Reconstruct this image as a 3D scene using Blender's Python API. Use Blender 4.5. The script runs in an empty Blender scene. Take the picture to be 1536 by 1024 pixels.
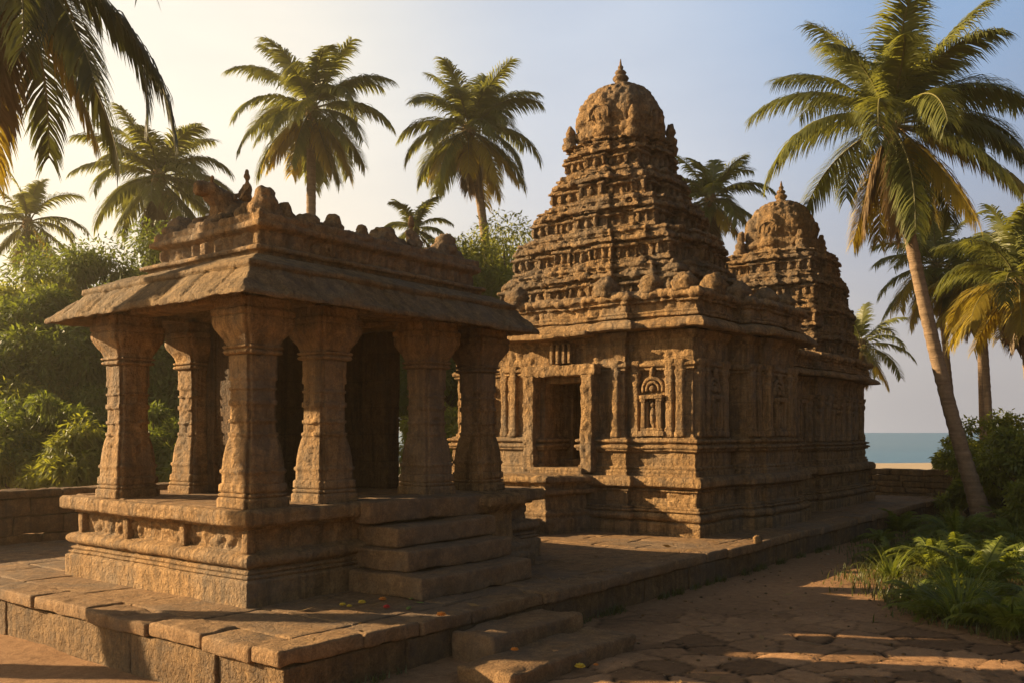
import bpy, math, random
import numpy as np
from mathutils import Vector, Matrix
R = math.radians
rng = np.random.default_rng(7)
random.seed(7)
S = bpy.context.scene
COL = S.collection

# ---------------------------------------------------------------- camera
PXF, CXP, HYP, CAMH, PLAT = 1370.0, 768.0, 648.0, 2.7, 0.54
YAW = math.atan((1830 - 768) / PXF)
FW = np.array([math.cos(YAW), math.sin(YAW)])
RT = np.array([math.sin(YAW), -math.cos(YAW)])
cam_d = bpy.data.cameras.new('camera')
cam = bpy.data.objects.new('camera', cam_d)
COL.objects.link(cam)
cam.location = (0, 0, CAMH)
cam.rotation_euler = (R(90), 0, YAW - R(90))
cam_d.sensor_width = 36.0
cam_d.lens = 36.0 * PXF / 1536.0
cam_d.shift_y = (HYP - 512) / 1536.0
cam_d.clip_start, cam_d.clip_end = 0.1, 20000
S.camera = cam

# ---------------------------------------------------------------- sky, sun, exposure
SUN_AZ, SUN_EL = R(117), R(18.5)
w = bpy.data.worlds.new('World')
S.world = w
w.use_nodes = True
wn, wl = w.node_tree.nodes, w.node_tree.links
wn.clear()
sky = wn.new('ShaderNodeTexSky')
sky.sky_type = 'NISHITA'
sky.sun_disc = False
sky.sun_elevation = SUN_EL
sky.sun_rotation = R(90) - SUN_AZ
sky.altitude = 0
sky.air_density = 1.0
sky.dust_density = 3.5
sky.ozone_density = 1.5
# the evening air: a broad warm glow on the sun's side, fading to grey blue away from it and overhead
def wnode(t, **kw):
    n = wn.new(t)
    ins = kw.pop('ins', {})
    for k, v in kw.items(): setattr(n, k, v)
    for k, v in ins.items():
        if isinstance(v, bpy.types.NodeSocket): wl.new(v, n.inputs[k])
        else: n.inputs[k].default_value = v
    return n
def wmath(op, a, b=0.0, clamp=False):
    n = wnode('ShaderNodeMath', operation=op, use_clamp=clamp, ins={0: a, 1: b})
    return n.outputs[0]
def wramp(fac, stops):
    n = wn.new('ShaderNodeValToRGB')
    wl.new(fac, n.inputs[0])
    cr = n.color_ramp
    cr.interpolation = 'EASE'
    while len(cr.elements) < len(stops): cr.elements.new(0.5)
    for e, (p, c) in zip(cr.elements, stops):
        e.position = p; e.color = (c[0], c[1], c[2], 1)
    return n.outputs[0]
def wmix(fac, a, b, mode='MIX'):
    n = wn.new('ShaderNodeMix'); n.data_type = 'RGBA'; n.blend_type = mode
    for i, x in ((0, fac), (6, a), (7, b)):
        if isinstance(x, bpy.types.NodeSocket): wl.new(x, n.inputs[i])
        else: n.inputs[i].default_value = x if i == 0 else (x[0], x[1], x[2], 1)
    return n.outputs[2]
tc = wnode('ShaderNodeTexCoord')
dirn = wnode('ShaderNodeVectorMath', operation='NORMALIZE', ins={0: tc.outputs['Generated']}).outputs[0]
hd = wnode('ShaderNodeVectorMath', operation='DOT_PRODUCT', ins={0: dirn, 1: (math.cos(SUN_AZ), math.sin(SUN_AZ), 0.0)}).outputs['Value']
zz = wnode('ShaderNodeSeparateXYZ', ins={0: dirn}).outputs[2]
t01 = wmath('MULTIPLY_ADD', hd, 0.5); t01.node.inputs[2].default_value = 0.5     # 0 away from the sun, 1 towards it
low = wramp(t01, [(0.0, (0.018, 0.018, 0.02)), (0.22, (0.055, 0.054, 0.058)), (0.34, (0.185, 0.178, 0.185)), (0.55, (0.30, 0.285, 0.275)), (0.70, (0.43, 0.385, 0.315)), (0.82, (0.49, 0.43, 0.32)), (1.0, (0.52, 0.43, 0.28))])
high = wramp(t01, [(0.0, (0.018, 0.03, 0.05)), (0.25, (0.06, 0.095, 0.15)), (0.38, (0.105, 0.165, 0.26)), (0.55, (0.22, 0.25, 0.30)), (0.72, (0.38, 0.36, 0.32)), (1.0, (0.40, 0.36, 0.30))])
ev = wnode('ShaderNodeMapRange', interpolation_type='SMOOTHSTEP', ins={'Value': zz, 'From Min': 0.02, 'From Max': 0.46}).outputs[0]
glow = wmix(ev, low, high)
top = wnode('ShaderNodeMapRange', interpolation_type='SMOOTHSTEP', ins={'Value': zz, 'From Min': 0.42, 'From Max': 0.62}).outputs[0]
glow = wmix(top, glow, (0.020, 0.030, 0.05))
bg = wn.new('ShaderNodeBackground')
bg.inputs['Strength'].default_value = 0.05
wl.new(sky.outputs[0], bg.inputs[0])
veil = wnode('ShaderNodeTexNoise', ins={'Vector': wnode('ShaderNodeMapping', ins={'Vector': dirn, 'Scale': (2.0, 2.0, 7.0)}).outputs[0], 'Scale': 1.3, 'Detail': 4.0, 'Roughness': 0.55}).outputs['Fac']
glow = wmix(0.5, glow, wramp(veil, [(0.3, (0.90, 0.91, 0.93)), (0.7, (1.10, 1.09, 1.07))]), 'MULTIPLY')
bg2 = wn.new('ShaderNodeBackground')
bg2.inputs['Strength'].default_value = 0.98
wl.new(glow, bg2.inputs[0])
# the Nishita sky for the light from overhead, the low glow where the air is thick
bgm = wn.new('ShaderNodeMixShader')
wl.new(wmath('SUBTRACT', 1.0, wmath('MULTIPLY', top, 0.6)), bgm.inputs[0])
wl.new(bg.outputs[0], bgm.inputs[1])
wl.new(bg2.outputs[0], bgm.inputs[2])
wo = wn.new('ShaderNodeOutputWorld')
wl.new(bgm.outputs[0], wo.inputs[0])

sd = bpy.data.lights.new('sun', 'SUN')
sd.energy = 5.0
sd.angle = R(0.6)
sd.color = (1.0, 0.74, 0.44)
so = bpy.data.objects.new('sun', sd)
COL.objects.link(so)
sdir = Vector((math.cos(SUN_AZ) * math.cos(SUN_EL), math.sin(SUN_AZ) * math.cos(SUN_EL), math.sin(SUN_EL)))
so.rotation_euler = sdir.to_track_quat('Z', 'Y').to_euler()
so.location = (0, 40, 30)

S.view_settings.view_transform = 'Standard'
S.view_settings.look = 'None'
S.view_settings.exposure = 1.44
S.view_settings.gamma = 1.0

# ---------------------------------------------------------------- numbers
def onz(px, py, z):
    d = PXF * (CAMH - z) / (py - HYP)
    r = (px - CXP) / PXF * d
    p = FW * d + RT * r
    return p[0], p[1]

def atd(px, py, d):
    p = FW * d + RT * ((px - CXP) / PXF * d)
    return np.array([p[0], p[1], CAMH - (py - HYP) / PXF * d])

def _h(ix, iy, iz, s):
    n = (ix * 374761393 + iy * 668265263 + iz * 1274126177 + s * 974711) & 0xFFFFFFFF
    n = ((n ^ (n >> 13)) * 1274126177) & 0xFFFFFFFF
    n = ((n ^ (n >> 16)) * 2246822519) & 0xFFFFFFFF
    return ((n ^ (n >> 15)) & 0xFFFFFF) / float(0xFFFFFF)

def vn(p, seed=0):
    p = np.asarray(p, float)
    i = np.floor(p).astype(np.int64)
    f = p - i
    f = f * f * (3 - 2 * f)
    x, y, z = i[:, 0], i[:, 1], i[:, 2]
    r = 0
    for dx in (0, 1):
        wx = f[:, 0] if dx else 1 - f[:, 0]
        for dy in (0, 1):
            wy = f[:, 1] if dy else 1 - f[:, 1]
            for dz in (0, 1):
                wz = f[:, 2] if dz else 1 - f[:, 2]
                r = r + wx * wy * wz * _h(x + dx, y + dy, z + dz, seed)
    return r

def fbm(p, oct=3, seed=0):
    a, s, t = 0.5, 0.0, 0.0
    p = np.asarray(p, float)
    for k in range(oct):
        s = s + a * vn(p * (2.03 ** k) + 17.3 * k, seed + k)
        t += a
        a *= 0.5
    return s / t

def sstep(a, b, x):
    t = np.clip((x - a) / (b - a), 0, 1)
    return t * t * (3 - 2 * t)

# ---------------------------------------------------------------- mesh building
class MB:
    """collects vertices and faces of ONE mesh"""
    def __init__(s):
        s.v, s.q, s.t, s.n = [], [], [], 0
    def add(s, v, q=None, t=None):
        v = np.asarray(v, float).reshape(-1, 3)
        if q is not None and len(q): s.q.append(np.asarray(q, np.int64) + s.n)
        if t is not None and len(t): s.t.append(np.asarray(t, np.int64) + s.n)
        s.v.append(v)
        s.n += len(v)
        return s
    def arrays(s):
        v = np.concatenate(s.v) if s.v else np.zeros((0, 3))
        q = np.concatenate(s.q) if s.q else np.zeros((0, 4), np.int64)
        t = np.concatenate(s.t) if s.t else np.zeros((0, 3), np.int64)
        return v, q, t

def mesh_from(name, v, q, t, mat, smooth=True):
    me = bpy.data.meshes.new(name)
    me.vertices.add(len(v))
    me.vertices.foreach_set('co', np.ascontiguousarray(v, np.float32).ravel())
    nl = len(q) * 4 + len(t) * 3
    me.loops.add(nl)
    li = np.concatenate([q.ravel(), t.ravel()]).astype(np.int32)
    me.loops.foreach_set('vertex_index', li)
    me.polygons.add(len(q) + len(t))
    ls = np.concatenate([np.arange(len(q)) * 4, len(q) * 4 + np.arange(len(t)) * 3]).astype(np.int32)
    me.polygons.foreach_set('loop_start', ls)
    me.polygons.foreach_set('use_smooth', np.full(len(q) + len(t), smooth, bool))
    me.update(calc_edges=True)
    me.validate()
    if mat: me.materials.append(mat)
    return me

def normals(v, q, t):
    n = np.zeros_like(v)
    if len(q):
        a = np.cross(v[q[:, 2]] - v[q[:, 0]], v[q[:, 3]] - v[q[:, 1]])
        for k in range(4): np.add.at(n, q[:, k], a)
    if len(t):
        a = np.cross(v[t[:, 1]] - v[t[:, 0]], v[t[:, 2]] - v[t[:, 0]])
        for k in range(3): np.add.at(n, t[:, k], a)
    return n / (np.linalg.norm(n, axis=1, keepdims=True) + 1e-12)

def weather(v, q, t, rough=0.012, big=0.02, carve=0.0, seed=0, off=(0, 0, 0), cf=(9, 9, 7)):
    """stone that has been worn by weather: uneven lines, chips and, with carve, a shallow carved relief"""
    p = v + np.array(off)
    n = normals(v, q, t)
    d = rough * (fbm(p * 9, 2, seed) - 0.5) * 2
    out = v + n * d[:, None]
    if carve:
        c = vn(p * np.array(cf), seed + 11)
        c2 = vn(p * np.array(cf) * 2.1, seed + 12)
        r = sstep(0.38, 0.58, c) + 0.45 * sstep(0.35, 0.62, c2) - 0.6
        out = out + n * (carve * r)[:, None]
    if big:
        b = np.stack([fbm(p * 1.3 + 31 * k, 2, seed + 20 + k) for k in range(3)], 1) - 0.5
        out = out + b * big * 2
        chip = sstep(0.66, 0.85, vn(p * 3.1, seed + 40))
        out = out - n * (chip * big * 0.9)[:, None]
    return out

def link(o, parent):
    COL.objects.link(o)
    if parent is not None: o.parent = parent
    return o

def tag(o, label=None, cat=None, group=None, kind=None):
    if label: o['label'] = label
    if cat: o['category'] = cat
    if group: o['group'] = group
    if kind: o['kind'] = kind
    return o

def thing(name, label, cat, loc, group=None):
    o = bpy.data.objects.new(name, None)
    o.empty_display_size = 0.3
    o.location = loc
    COL.objects.link(o)
    return tag(o, label, cat, group)

def root_of(o):
    p = Vector((0, 0, 0))
    while o is not None:
        p = p + o.location
        o = o.parent
    return np.array(p)

def build(mb, name, mat, parent=None, smooth=True, wx=None, origin=None):
    """links the collected (world-space) mesh as one object; origin: where its own origin lies"""
    v, q, t = mb.arrays() if isinstance(mb, MB) else mb
    if wx: v = weather(v, q, t, **wx)
    base = root_of(parent) if parent is not None else np.zeros(3)
    org = np.array(origin, float) if origin is not None else base
    me = mesh_from(name, v - org, q, t, mat, smooth)
    o = bpy.data.objects.new(name, me)
    link(o, parent)
    o.location = Vector(org - base)
    return o

def copy_tree(o, parent=None):
    c = o.copy()
    COL.objects.link(c)
    c.parent = parent
    for ch in o.children: copy_tree(ch, c)
    return c

# --- shapes (all return v, q, t)
def rbox(c, s, r=0.02, g=0.12, rot=0.0, maxn=60):
    """a box with rounded edges and a fine grid on its faces"""
    c, s = np.array(c, float), np.array(s, float) / 2
    r = min(r, s.min() * 0.98)
    V, Q, n0 = [], [], 0
    def axis(h):
        n = int(min(maxn, max(1, round(2 * (h - r) / g))))
        return np.concatenate([[-h, -h + r * 0.35], np.linspace(-h + r, h - r, n + 1), [h - r * 0.35, h]])
    for ax in range(3):
        u, w_ = (ax + 1) % 3, (ax + 2) % 3
        au, aw = axis(s[u]), axis(s[w_])
        U, W = np.meshgrid(au, aw, indexing='ij')
        for sg in (-1, 1):
            p = np.zeros(U.shape + (3,))
            p[..., ax], p[..., u], p[..., w_] = sg * s[ax], U, W
            core = np.clip(p, -(s - r), s - r)
            d = p - core
            d /= np.linalg.norm(d, axis=-1, keepdims=True) + 1e-12
            p = core + d * r
            nu, nw = U.shape
            idx = np.arange(nu * nw).reshape(nu, nw) + n0
            a, b, cc, dd = idx[:-1, :-1], idx[1:, :-1], idx[1:, 1:], idx[:-1, 1:]
            f = np.stack([a, b, cc, dd], -1).reshape(-1, 4)
            if sg < 0: f = f[:, ::-1]
            V.append(p.reshape(-1, 3)); Q.append(f); n0 += nu * nw
    v = np.concatenate(V)
    if rot:
        cs, sn = math.cos(rot), math.sin(rot)
        v = np.stack([v[:, 0] * cs - v[:, 1] * sn, v[:, 0] * sn + v[:, 1] * cs, v[:, 2]], 1)
    return v + c, np.concatenate(Q), np.zeros((0, 3), np.int64)

def rings(P, cap0=False, cap1=False):
    """P: (rings, points, 3), each ring closed, counter-clockwise seen from above, going up"""
    P = np.asarray(P, float)
    nr, ns = P.shape[:2]
    idx = np.arange(nr * ns).reshape(nr, ns)
    a, b = idx[:-1], np.roll(idx[:-1], -1, 1)
    d, c = idx[1:], np.roll(idx[1:], -1, 1)
    q = np.stack([a, b, c, d], -1).reshape(-1, 4)
    v = P.reshape(-1, 3)
    T = []
    if cap0:
        v = np.vstack([v, P[0].mean(0)]); k = len(v) - 1
        T.append(np.stack([np.full(ns, k), np.roll(idx[0], -1), idx[0]], 1))
    if cap1:
        v = np.vstack([v, P[-1].mean(0)]); k = len(v) - 1
        T.append(np.stack([np.full(ns, k), idx[-1], np.roll(idx[-1], -1)], 1))
    return v, q, (np.concatenate(T) if T else np.zeros((0, 3), np.int64))

def dens(prof, dz):
    """more points along a profile [(offset, z), ...]"""
    out = [prof[0]]
    for a, b in zip(prof[:-1], prof[1:]):
        l = math.hypot(b[0] - a[0], b[1] - a[1])
        n = max(1, int(round(l / dz)))
        for k in range(1, n + 1):
            out.append((a[0] + (b[0] - a[0]) * k / n, a[1] + (b[1] - a[1]) * k / n))
    return out

def torus(o, r, z0, z1, n=7):
    zc, h = (z0 + z1) / 2, (z1 - z0) / 2
    return [(o + r * math.cos(a), zc + h * math.sin(a)) for a in np.linspace(-math.pi / 2, math.pi / 2, n)]

def kapota(o, over, z0, z1, n=7):
    """a drooping rounded cornice: flat underside, rolled lip, curved top"""
    L = [(o, z0 + 0.02), (o + over * 0.9, z0), (o + over, z0 + (z1 - z0) * 0.14)]
    for a in np.linspace(0.15, 1, n):
        L.append((o + over * math.cos(a * math.pi / 2) ** 0.8, z0 + (z1 - z0) * (0.14 + 0.86 * math.sin(a * math.pi / 2))))
    return L

def loft_plan(poly, prof, ds=0.06, dz=0.05, cap0=False, cap1=False, scale=None):
    """a moulded wall: the profile swept round the plan polygon (counter-clockwise) with mitred corners"""
    poly = np.asarray(poly, float)
    n = len(poly)
    e = np.roll(poly, -1, 0) - poly
    L = np.linalg.norm(e, axis=1)
    no = np.stack([e[:, 1], -e[:, 0]], 1) / L[:, None]
    pn = np.roll(no, 1, 0)
    m = (no + pn) / (1 + (no * pn).sum(1))[:, None]
    pts, mit = [], []
    for k in range(n):
        k2 = (k + 1) % n
        cnt = max(1, int(round(L[k] / ds)))
        # a pair of points close to each corner keeps the corner crisp
        ts = np.concatenate([[0, min(0.02 / L[k], 0.2)], np.arange(1, cnt) / cnt, [1 - min(0.02 / L[k], 0.2)]])
        ts = np.unique(ts)
        pts.append(poly[k] + (poly[k2] - poly[k]) * ts[:, None])
        mit.append(m[k] + (m[k2] - m[k]) * ts[:, None])
    pts, mit = np.concatenate(pts), np.concatenate(mit)
    prof = dens(prof, dz)
    P = np.stack([np.concatenate([pts + mit * o, np.full((len(pts), 1), z)], 1) for o, z in prof])
    return rings(P, cap0, cap1)

def ratha(cx, cy, a, b, p=0.12, wa=0.5, wb=0.5, p2=0.0):
    """a rectangle whose sides step out in the middle (and once more with p2)"""
    def side(h, w_):
        if p2: return [(-h, 0), (-h * (w_ + 1) / 2, 0), (-h * (w_ + 1) / 2, p), (-h * w_ * 0.62, p), (-h * w_ * 0.62, p + p2), (h * w_ * 0.62, p + p2), (h * w_ * 0.62, p), (h * (w_ + 1) / 2, p), (h * (w_ + 1) / 2, 0)]
        return [(-h, 0), (-h * w_, 0), (-h * w_, p), (h * w_, p), (h * w_, 0)]
    o = []
    for u, d in side(a, wa): o.append((cx + u, cy - b - d))
    for u, d in side(b, wb): o.append((cx + a + d, cy + u))
    for u, d in side(a, wa): o.append((cx - u, cy + b + d))
    for u, d in side(b, wb): o.append((cx - a - d, cy - u))
    return o

def sq_ring(c, hx, hy, z, ns=48, ex=6.0, rot=0.0):
    """a rounded-square ring"""
    a = np.arange(ns) / ns * 2 * math.pi + math.pi / ns
    ca, sa = np.cos(a), np.sin(a)
    r = (np.abs(ca) ** ex + np.abs(sa) ** ex) ** (-1 / ex)
    x, y = hx * r * ca, hy * r * sa
    if rot: x, y = x * math.cos(rot) - y * math.sin(rot), x * math.sin(rot) + y * math.cos(rot)
    return np.stack([c[0] + x, c[1] + y, np.full(ns, z)], 1)

def lathe(c, prof, ns=24, ex=2.0, dz=0.05, cap=True, rot=0.0, sx=1.0, sy=1.0):
    prof = dens(prof, dz)
    return rings([sq_ring(c, max(o, 1e-4) * sx, max(o, 1e-4) * sy, c[2] + z, ns, ex, rot) for o, z in prof], cap, cap)

def tube(pts, rad, ns=10):
    pts = np.asarray(pts, float)
    rad = np.broadcast_to(rad, len(pts))
    tg = np.gradient(pts, axis=0)
    tg /= np.linalg.norm(tg, axis=1, keepdims=True)
    ref = np.array([1.0, 0.13, 0.07])
    P = []
    for p, t, r in zip(pts, tg, rad):
        u = np.cross(t, ref); u /= np.linalg.norm(u)
        v = np.cross(t, u)
        a = -np.arange(ns) / ns * 2 * math.pi
        P.append(p + r * (np.cos(a)[:, None] * u + np.sin(a)[:, None] * v) * np.array([1, 1, 1]))
    v, q, t = rings(P, True, True)
    return v, q[:, ::-1], t[:, ::-1]

def ellipsoid(c, r, nu=16, nv=10, tilt=None):
    th = np.linspace(0.02, math.pi - 0.02, nv)[::-1]
    P = []
    for a in th:
        u = np.arange(nu) / nu * 2 * math.pi
        P.append(np.stack([np.sin(a) * np.cos(u), np.sin(a) * np.sin(u), np.full(nu, math.cos(a))], 1))
    v, q, t = rings(P, True, True)
    v = v * np.array(r)
    if tilt is not None: v = v @ np.array(Matrix.Rotation(tilt[0], 3, tilt[1])).T
    return v + np.array(c), q, t

def solid(blobs, voxel=0.03):
    """several overlapping shapes fused into one continuous skin"""
    mb = MB()
    for b in blobs: mb.add(*b)
    v, q, t = mb.arrays()
    me = mesh_from('blob', v, q, t, None)
    o = bpy.data.objects.new('blob', me)
    COL.objects.link(o)
    m = o.modifiers.new('remesh', 'REMESH')
    m.mode = 'VOXEL'; m.voxel_size = voxel
    dg = bpy.context.evaluated_depsgraph_get()
    ev = o.evaluated_get(dg)
    em = ev.to_mesh()
    nv, npo = len(em.vertices), len(em.polygons)
    co = np.zeros(nv * 3, np.float32); em.vertices.foreach_get('co', co)
    cnt = np.zeros(npo, np.int32); em.polygons.foreach_get('loop_total', cnt)
    st = np.zeros(npo, np.int32); em.polygons.foreach_get('loop_start', st)
    lv = np.zeros(len(em.loops), np.int32); em.loops.foreach_get('vertex_index', lv)
    q = np.stack([lv[st[cnt == 4] + k] for k in range(4)], 1).astype(np.int64) if (cnt == 4).any() else np.zeros((0, 4), np.int64)
    t = np.stack([lv[st[cnt == 3] + k] for k in range(3)], 1).astype(np.int64) if (cnt == 3).any() else np.zeros((0, 3), np.int64)
    ev.to_mesh_clear()
    bpy.data.objects.remove(o)
    bpy.data.meshes.remove(me)
    v = co.reshape(-1, 3).astype(float)
    nrm = normals(v, q, t)                       # two smoothing passes
    for _ in range(2):
        acc = np.zeros_like(v); c = np.zeros(len(v))
        for k in range(4):
            np.add.at(acc, q[:, k], v[q[:, (k + 1) % 4]] + v[q[:, (k + 3) % 4]]); np.add.at(c, q[:, k], 2)
        ok = c > 0
        v[ok] = 0.5 * v[ok] + 0.5 * acc[ok] / c[ok, None]
    return v, q, t

# ---------------------------------------------------------------- materials
def new_mat(name):
    m = bpy.data.materials.new(name)
    m.use_nodes = True
    nt = m.node_tree
    nt.nodes.clear()
    out = nt.nodes.new('ShaderNodeOutputMaterial')
    return m, nt, out

def N(nt, typ, **kw):
    n = nt.nodes.new(typ)
    ins = kw.pop('ins', {})
    for k, v in kw.items(): setattr(n, k, v)
    for k, v in ins.items():
        if isinstance(v, bpy.types.NodeSocket): nt.links.new(v, n.inputs[k])
        else: n.inputs[k].default_value = v
    return n

def ramp(nt, fac, stops):
    n = nt.nodes.new('ShaderNodeValToRGB')
    nt.links.new(fac, n.inputs[0])
    cr = n.color_ramp
    while len(cr.elements) < len(stops): cr.elements.new(0.5)
    for e, (p, c) in zip(cr.elements, stops):
        e.position = p
        e.color = (c[0], c[1], c[2], 1) if hasattr(c, '__len__') else (c, c, c, 1)
    return n.outputs[0]

def mixc(nt, fac, a, b, mode='MIX'):
    n = nt.nodes.new('ShaderNodeMix')
    n.data_type = 'RGBA'; n.blend_type = mode
    for i, x in ((0, fac), (6, a), (7, b)):
        if isinstance(x, bpy.types.NodeSocket): nt.links.new(x, n.inputs[i])
        else: n.inputs[i].default_value = x if i == 0 else (x[0], x[1], x[2], 1)
    return n.outputs[2]

def stone(name, c1, c2, c3, carve=0.5, fine=0.35, streak=0.5, lich=0.35, bands=0.0, joints=0.0, jh=0.3, jw=0.75, relief=0.5, dist=0.03):
    """weathered stone: mottled colour, stains, pale worn patches, block joints, chiselled relief"""
    m, nt, out = new_mat(name)
    def noise(v, sc, det, ro, di=0.0): return N(nt, 'ShaderNodeTexNoise', ins={'Vector': v, 'Scale': sc, 'Detail': det, 'Roughness': ro, 'Distortion': di}).outputs['Fac']
    def ma(op, a, b, c=None):
        n = N(nt, 'ShaderNodeMath', operation=op, ins={0: a, 1: b})
        if c is not None:
            if isinstance(c, bpy.types.NodeSocket): nt.links.new(c, n.inputs[2])
            else: n.inputs[2].default_value = c
        return n.outputs[0]
    pos = N(nt, 'ShaderNodeNewGeometry').outputs['Position']
    big, mid, fin = noise(pos, 0.9, 5.0, 0.62), noise(pos, 5.5, 7.0, 0.74, 0.4), noise(pos, 42.0, 5.0, 0.75)
    mp = N(nt, 'ShaderNodeMapping', ins={'Vector': pos, 'Scale': (7.0, 7.0, 0.55)}).outputs[0]
    st = noise(mp, 1.0, 6.0, 0.68)
    a = ramp(nt, big, [(0.33, c1), (0.52, c2), (0.70, c3)])
    b = ramp(nt, mid, [(0.30, [x * 0.45 for x in c2]), (0.50, c2), (0.72, [min(1, x * 1.5) for x in c3])])
    col = mixc(nt, 0.6, a, b)
    col = mixc(nt, streak, col, ramp(nt, st, [(0.40, 0.22), (0.53, 1.0)]), 'MULTIPLY')
    col = mixc(nt, 0.75, col, ramp(nt, fin, [(0.30, 0.42), (0.60, 1.18)]), 'MULTIPLY')
    l_ = ramp(nt, noise(pos, 2.3, 8.0, 0.78), [(0.54, 0.0), (0.64, 1.0)])
    col = mixc(nt, ma('MULTIPLY', l_, lich), col, (0.075, 0.056, 0.038))
    g_ = ramp(nt, noise(N(nt, 'ShaderNodeMapping', ins={'Vector': pos, 'Location': (7, 3, 1)}).outputs[0], 3.4, 8.0, 0.76), [(0.58, 0.0), (0.68, 1.0)])
    col = mixc(nt, ma('MULTIPLY', g_, 0.4), col, [min(1, x * 1.55) for x in c3])
    gp = ramp(nt, noise(N(nt, 'ShaderNodeMapping', ins={'Vector': pos, 'Location': (31, 11, 5)}).outputs[0], 0.55, 6.0, 0.66), [(0.46, 0.0), (0.60, 1.0)])
    lum = sum(c2) / 3
    col = mixc(nt, ma('MULTIPLY', gp, 0.42), col, (lum * 0.82, lum * 0.72, lum * 0.56))
    # chiselled relief: plateaus with crisp edges at two sizes, over rough grain
    mus = noise(pos, 11.0, 3.0, 0.55, 0.7)
    p1 = N(nt, 'ShaderNodeMapRange', interpolation_type='SMOOTHSTEP', ins={'Value': mus, 'From Min': 0.44, 'From Max': 0.54}).outputs[0]
    p2 = N(nt, 'ShaderNodeMapRange', interpolation_type='SMOOTHSTEP', ins={'Value': noise(pos, 27.0, 3.0, 0.6, 0.5), 'From Min': 0.42, 'From Max': 0.56}).outputs[0]
    vo = N(nt, 'ShaderNodeTexVoronoi', feature='SMOOTH_F1', ins={'Vector': pos, 'Scale': 16.0, 'Smoothness': 0.3}).outputs['Distance']
    h = ma('MULTIPLY', vo, -carve)
    h = ma('MULTIPLY_ADD', p1, relief, h)
    h = ma('MULTIPLY_ADD', p2, relief * 0.55, h)
    h = ma('MULTIPLY_ADD', mid, 0.8, h)
    h = ma('MULTIPLY_ADD', fin, fine, h)
    if bands:
        mpb = N(nt, 'ShaderNodeMapping', ins={'Vector': pos, 'Scale': (0.15, 0.15, 9.0)}).outputs[0]
        h = ma('MULTIPLY_ADD', noise(mpb, 1.0, 3.0, 0.5), bands, h)
    if joints:
        sp = N(nt, 'ShaderNodeSeparateXYZ', ins={0: pos})
        wob = ma('MULTIPLY', noise(pos, 2.0, 3.0, 0.6), 0.06)
        cv = N(nt, 'ShaderNodeCombineXYZ', ins={0: ma('ADD', ma('ADD', sp.outputs[0], sp.outputs[1]), wob), 1: ma('ADD', sp.outputs[2], wob)}).outputs[0]
        br = N(nt, 'ShaderNodeTexBrick', offset=0.43, squash=0.8, squash_frequency=3, ins={'Vector': cv, 'Scale': 1.0, 'Mortar Size': 0.012, 'Mortar Smooth': 0.35, 'Brick Width': jw, 'Row Height': jh, 'Color1': (0.72, 0.72, 0.72, 1), 'Color2': (1.12, 1.08, 1.0, 1), 'Mortar': (0.25, 0.22, 0.2, 1)})
        col = mixc(nt, joints, col, br.outputs['Color'], 'MULTIPLY')
        h = ma('MULTIPLY_ADD', br.outputs['Fac'], -1.1 * joints, h)
    bp = N(nt, 'ShaderNodeBump', ins={'Height': h, 'Strength': 1.0, 'Distance': dist}).outputs[0]
    pb = N(nt, 'ShaderNodeBsdfPrincipled', ins={'Base Color': col, 'Roughness': 0.86, 'Normal': bp, 'Specular IOR Level': 0.25})
    nt.links.new(pb.outputs[0], out.inputs[0])
    return m

def leafmat(name, c1, c2, trans=0.4, tcol=None, rough=0.45):
    m, nt, out = new_mat(name)
    geo = N(nt, 'ShaderNodeNewGeometry')
    no = N(nt, 'ShaderNodeTexNoise', ins={'Vector': geo.outputs['Position'], 'Scale': 1.1, 'Detail': 3.0}).outputs['Fac']
    f = N(nt, 'ShaderNodeMath', operation='MULTIPLY_ADD', ins={0: geo.outputs['Random Per Island'], 1: 0.45, 2: N(nt, 'ShaderNodeMath', operation='MULTIPLY', ins={0: no, 1: 0.7}).outputs[0]}).outputs[0]
    col = ramp(nt, f, [(0.25, c1), (0.8, c2)])
    pb = N(nt, 'ShaderNodeBsdfPrincipled', ins={'Base Color': col, 'Roughness': rough, 'Specular IOR Level': 0.4})
    tc = mixc(nt, 0.6, col, tcol or (c2[0] * 1.6, c2[1] * 1.5, c2[2] * 0.6))
    tr = N(nt, 'ShaderNodeBsdfTranslucent', ins={'Color': tc})
    mx = N(nt, 'ShaderNodeMixShader', ins={0: trans, 1: pb.outputs[0], 2: tr.outputs[0]})
    nt.links.new(mx.outputs[0], out.inputs[0])
    return m

def barkmat(name, c1, c2, ringscale=16.0):
    m, nt, out = new_mat(name)
    pos = N(nt, 'ShaderNodeNewGeometry').outputs['Position']
    mp = N(nt, 'ShaderNodeMapping', ins={'Vector': pos, 'Scale': (1.5, 1.5, ringscale)}).outputs[0]
    r_ = N(nt, 'ShaderNodeTexNoise', ins={'Vector': mp, 'Scale': 1.0, 'Detail': 3.0, 'Roughness': 0.6}).outputs['Fac']
    g_ = N(nt, 'ShaderNodeTexNoise', ins={'Vector': pos, 'Scale': 9.0, 'Detail': 5.0, 'Roughness': 0.7}).outputs['Fac']
    col = mixc(nt, 0.5, ramp(nt, r_, [(0.35, c1), (0.65, c2)]), ramp(nt, g_, [(0.3, c1), (0.7, c2)]))
    h = N(nt, 'ShaderNodeMath', operation='MULTIPLY_ADD', ins={0: g_, 1: 0.5, 2: r_}).outputs[0]
    bp = N(nt, 'ShaderNodeBump', ins={'Height': h, 'Strength': 0.8, 'Distance': 0.05}).outputs[0]
    pb = N(nt, 'ShaderNodeBsdfPrincipled', ins={'Base Color': col, 'Roughness': 0.9, 'Normal': bp, 'Specular IOR Level': 0.2})
    nt.links.new(pb.outputs[0], out.inputs[0])
    return m

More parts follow.
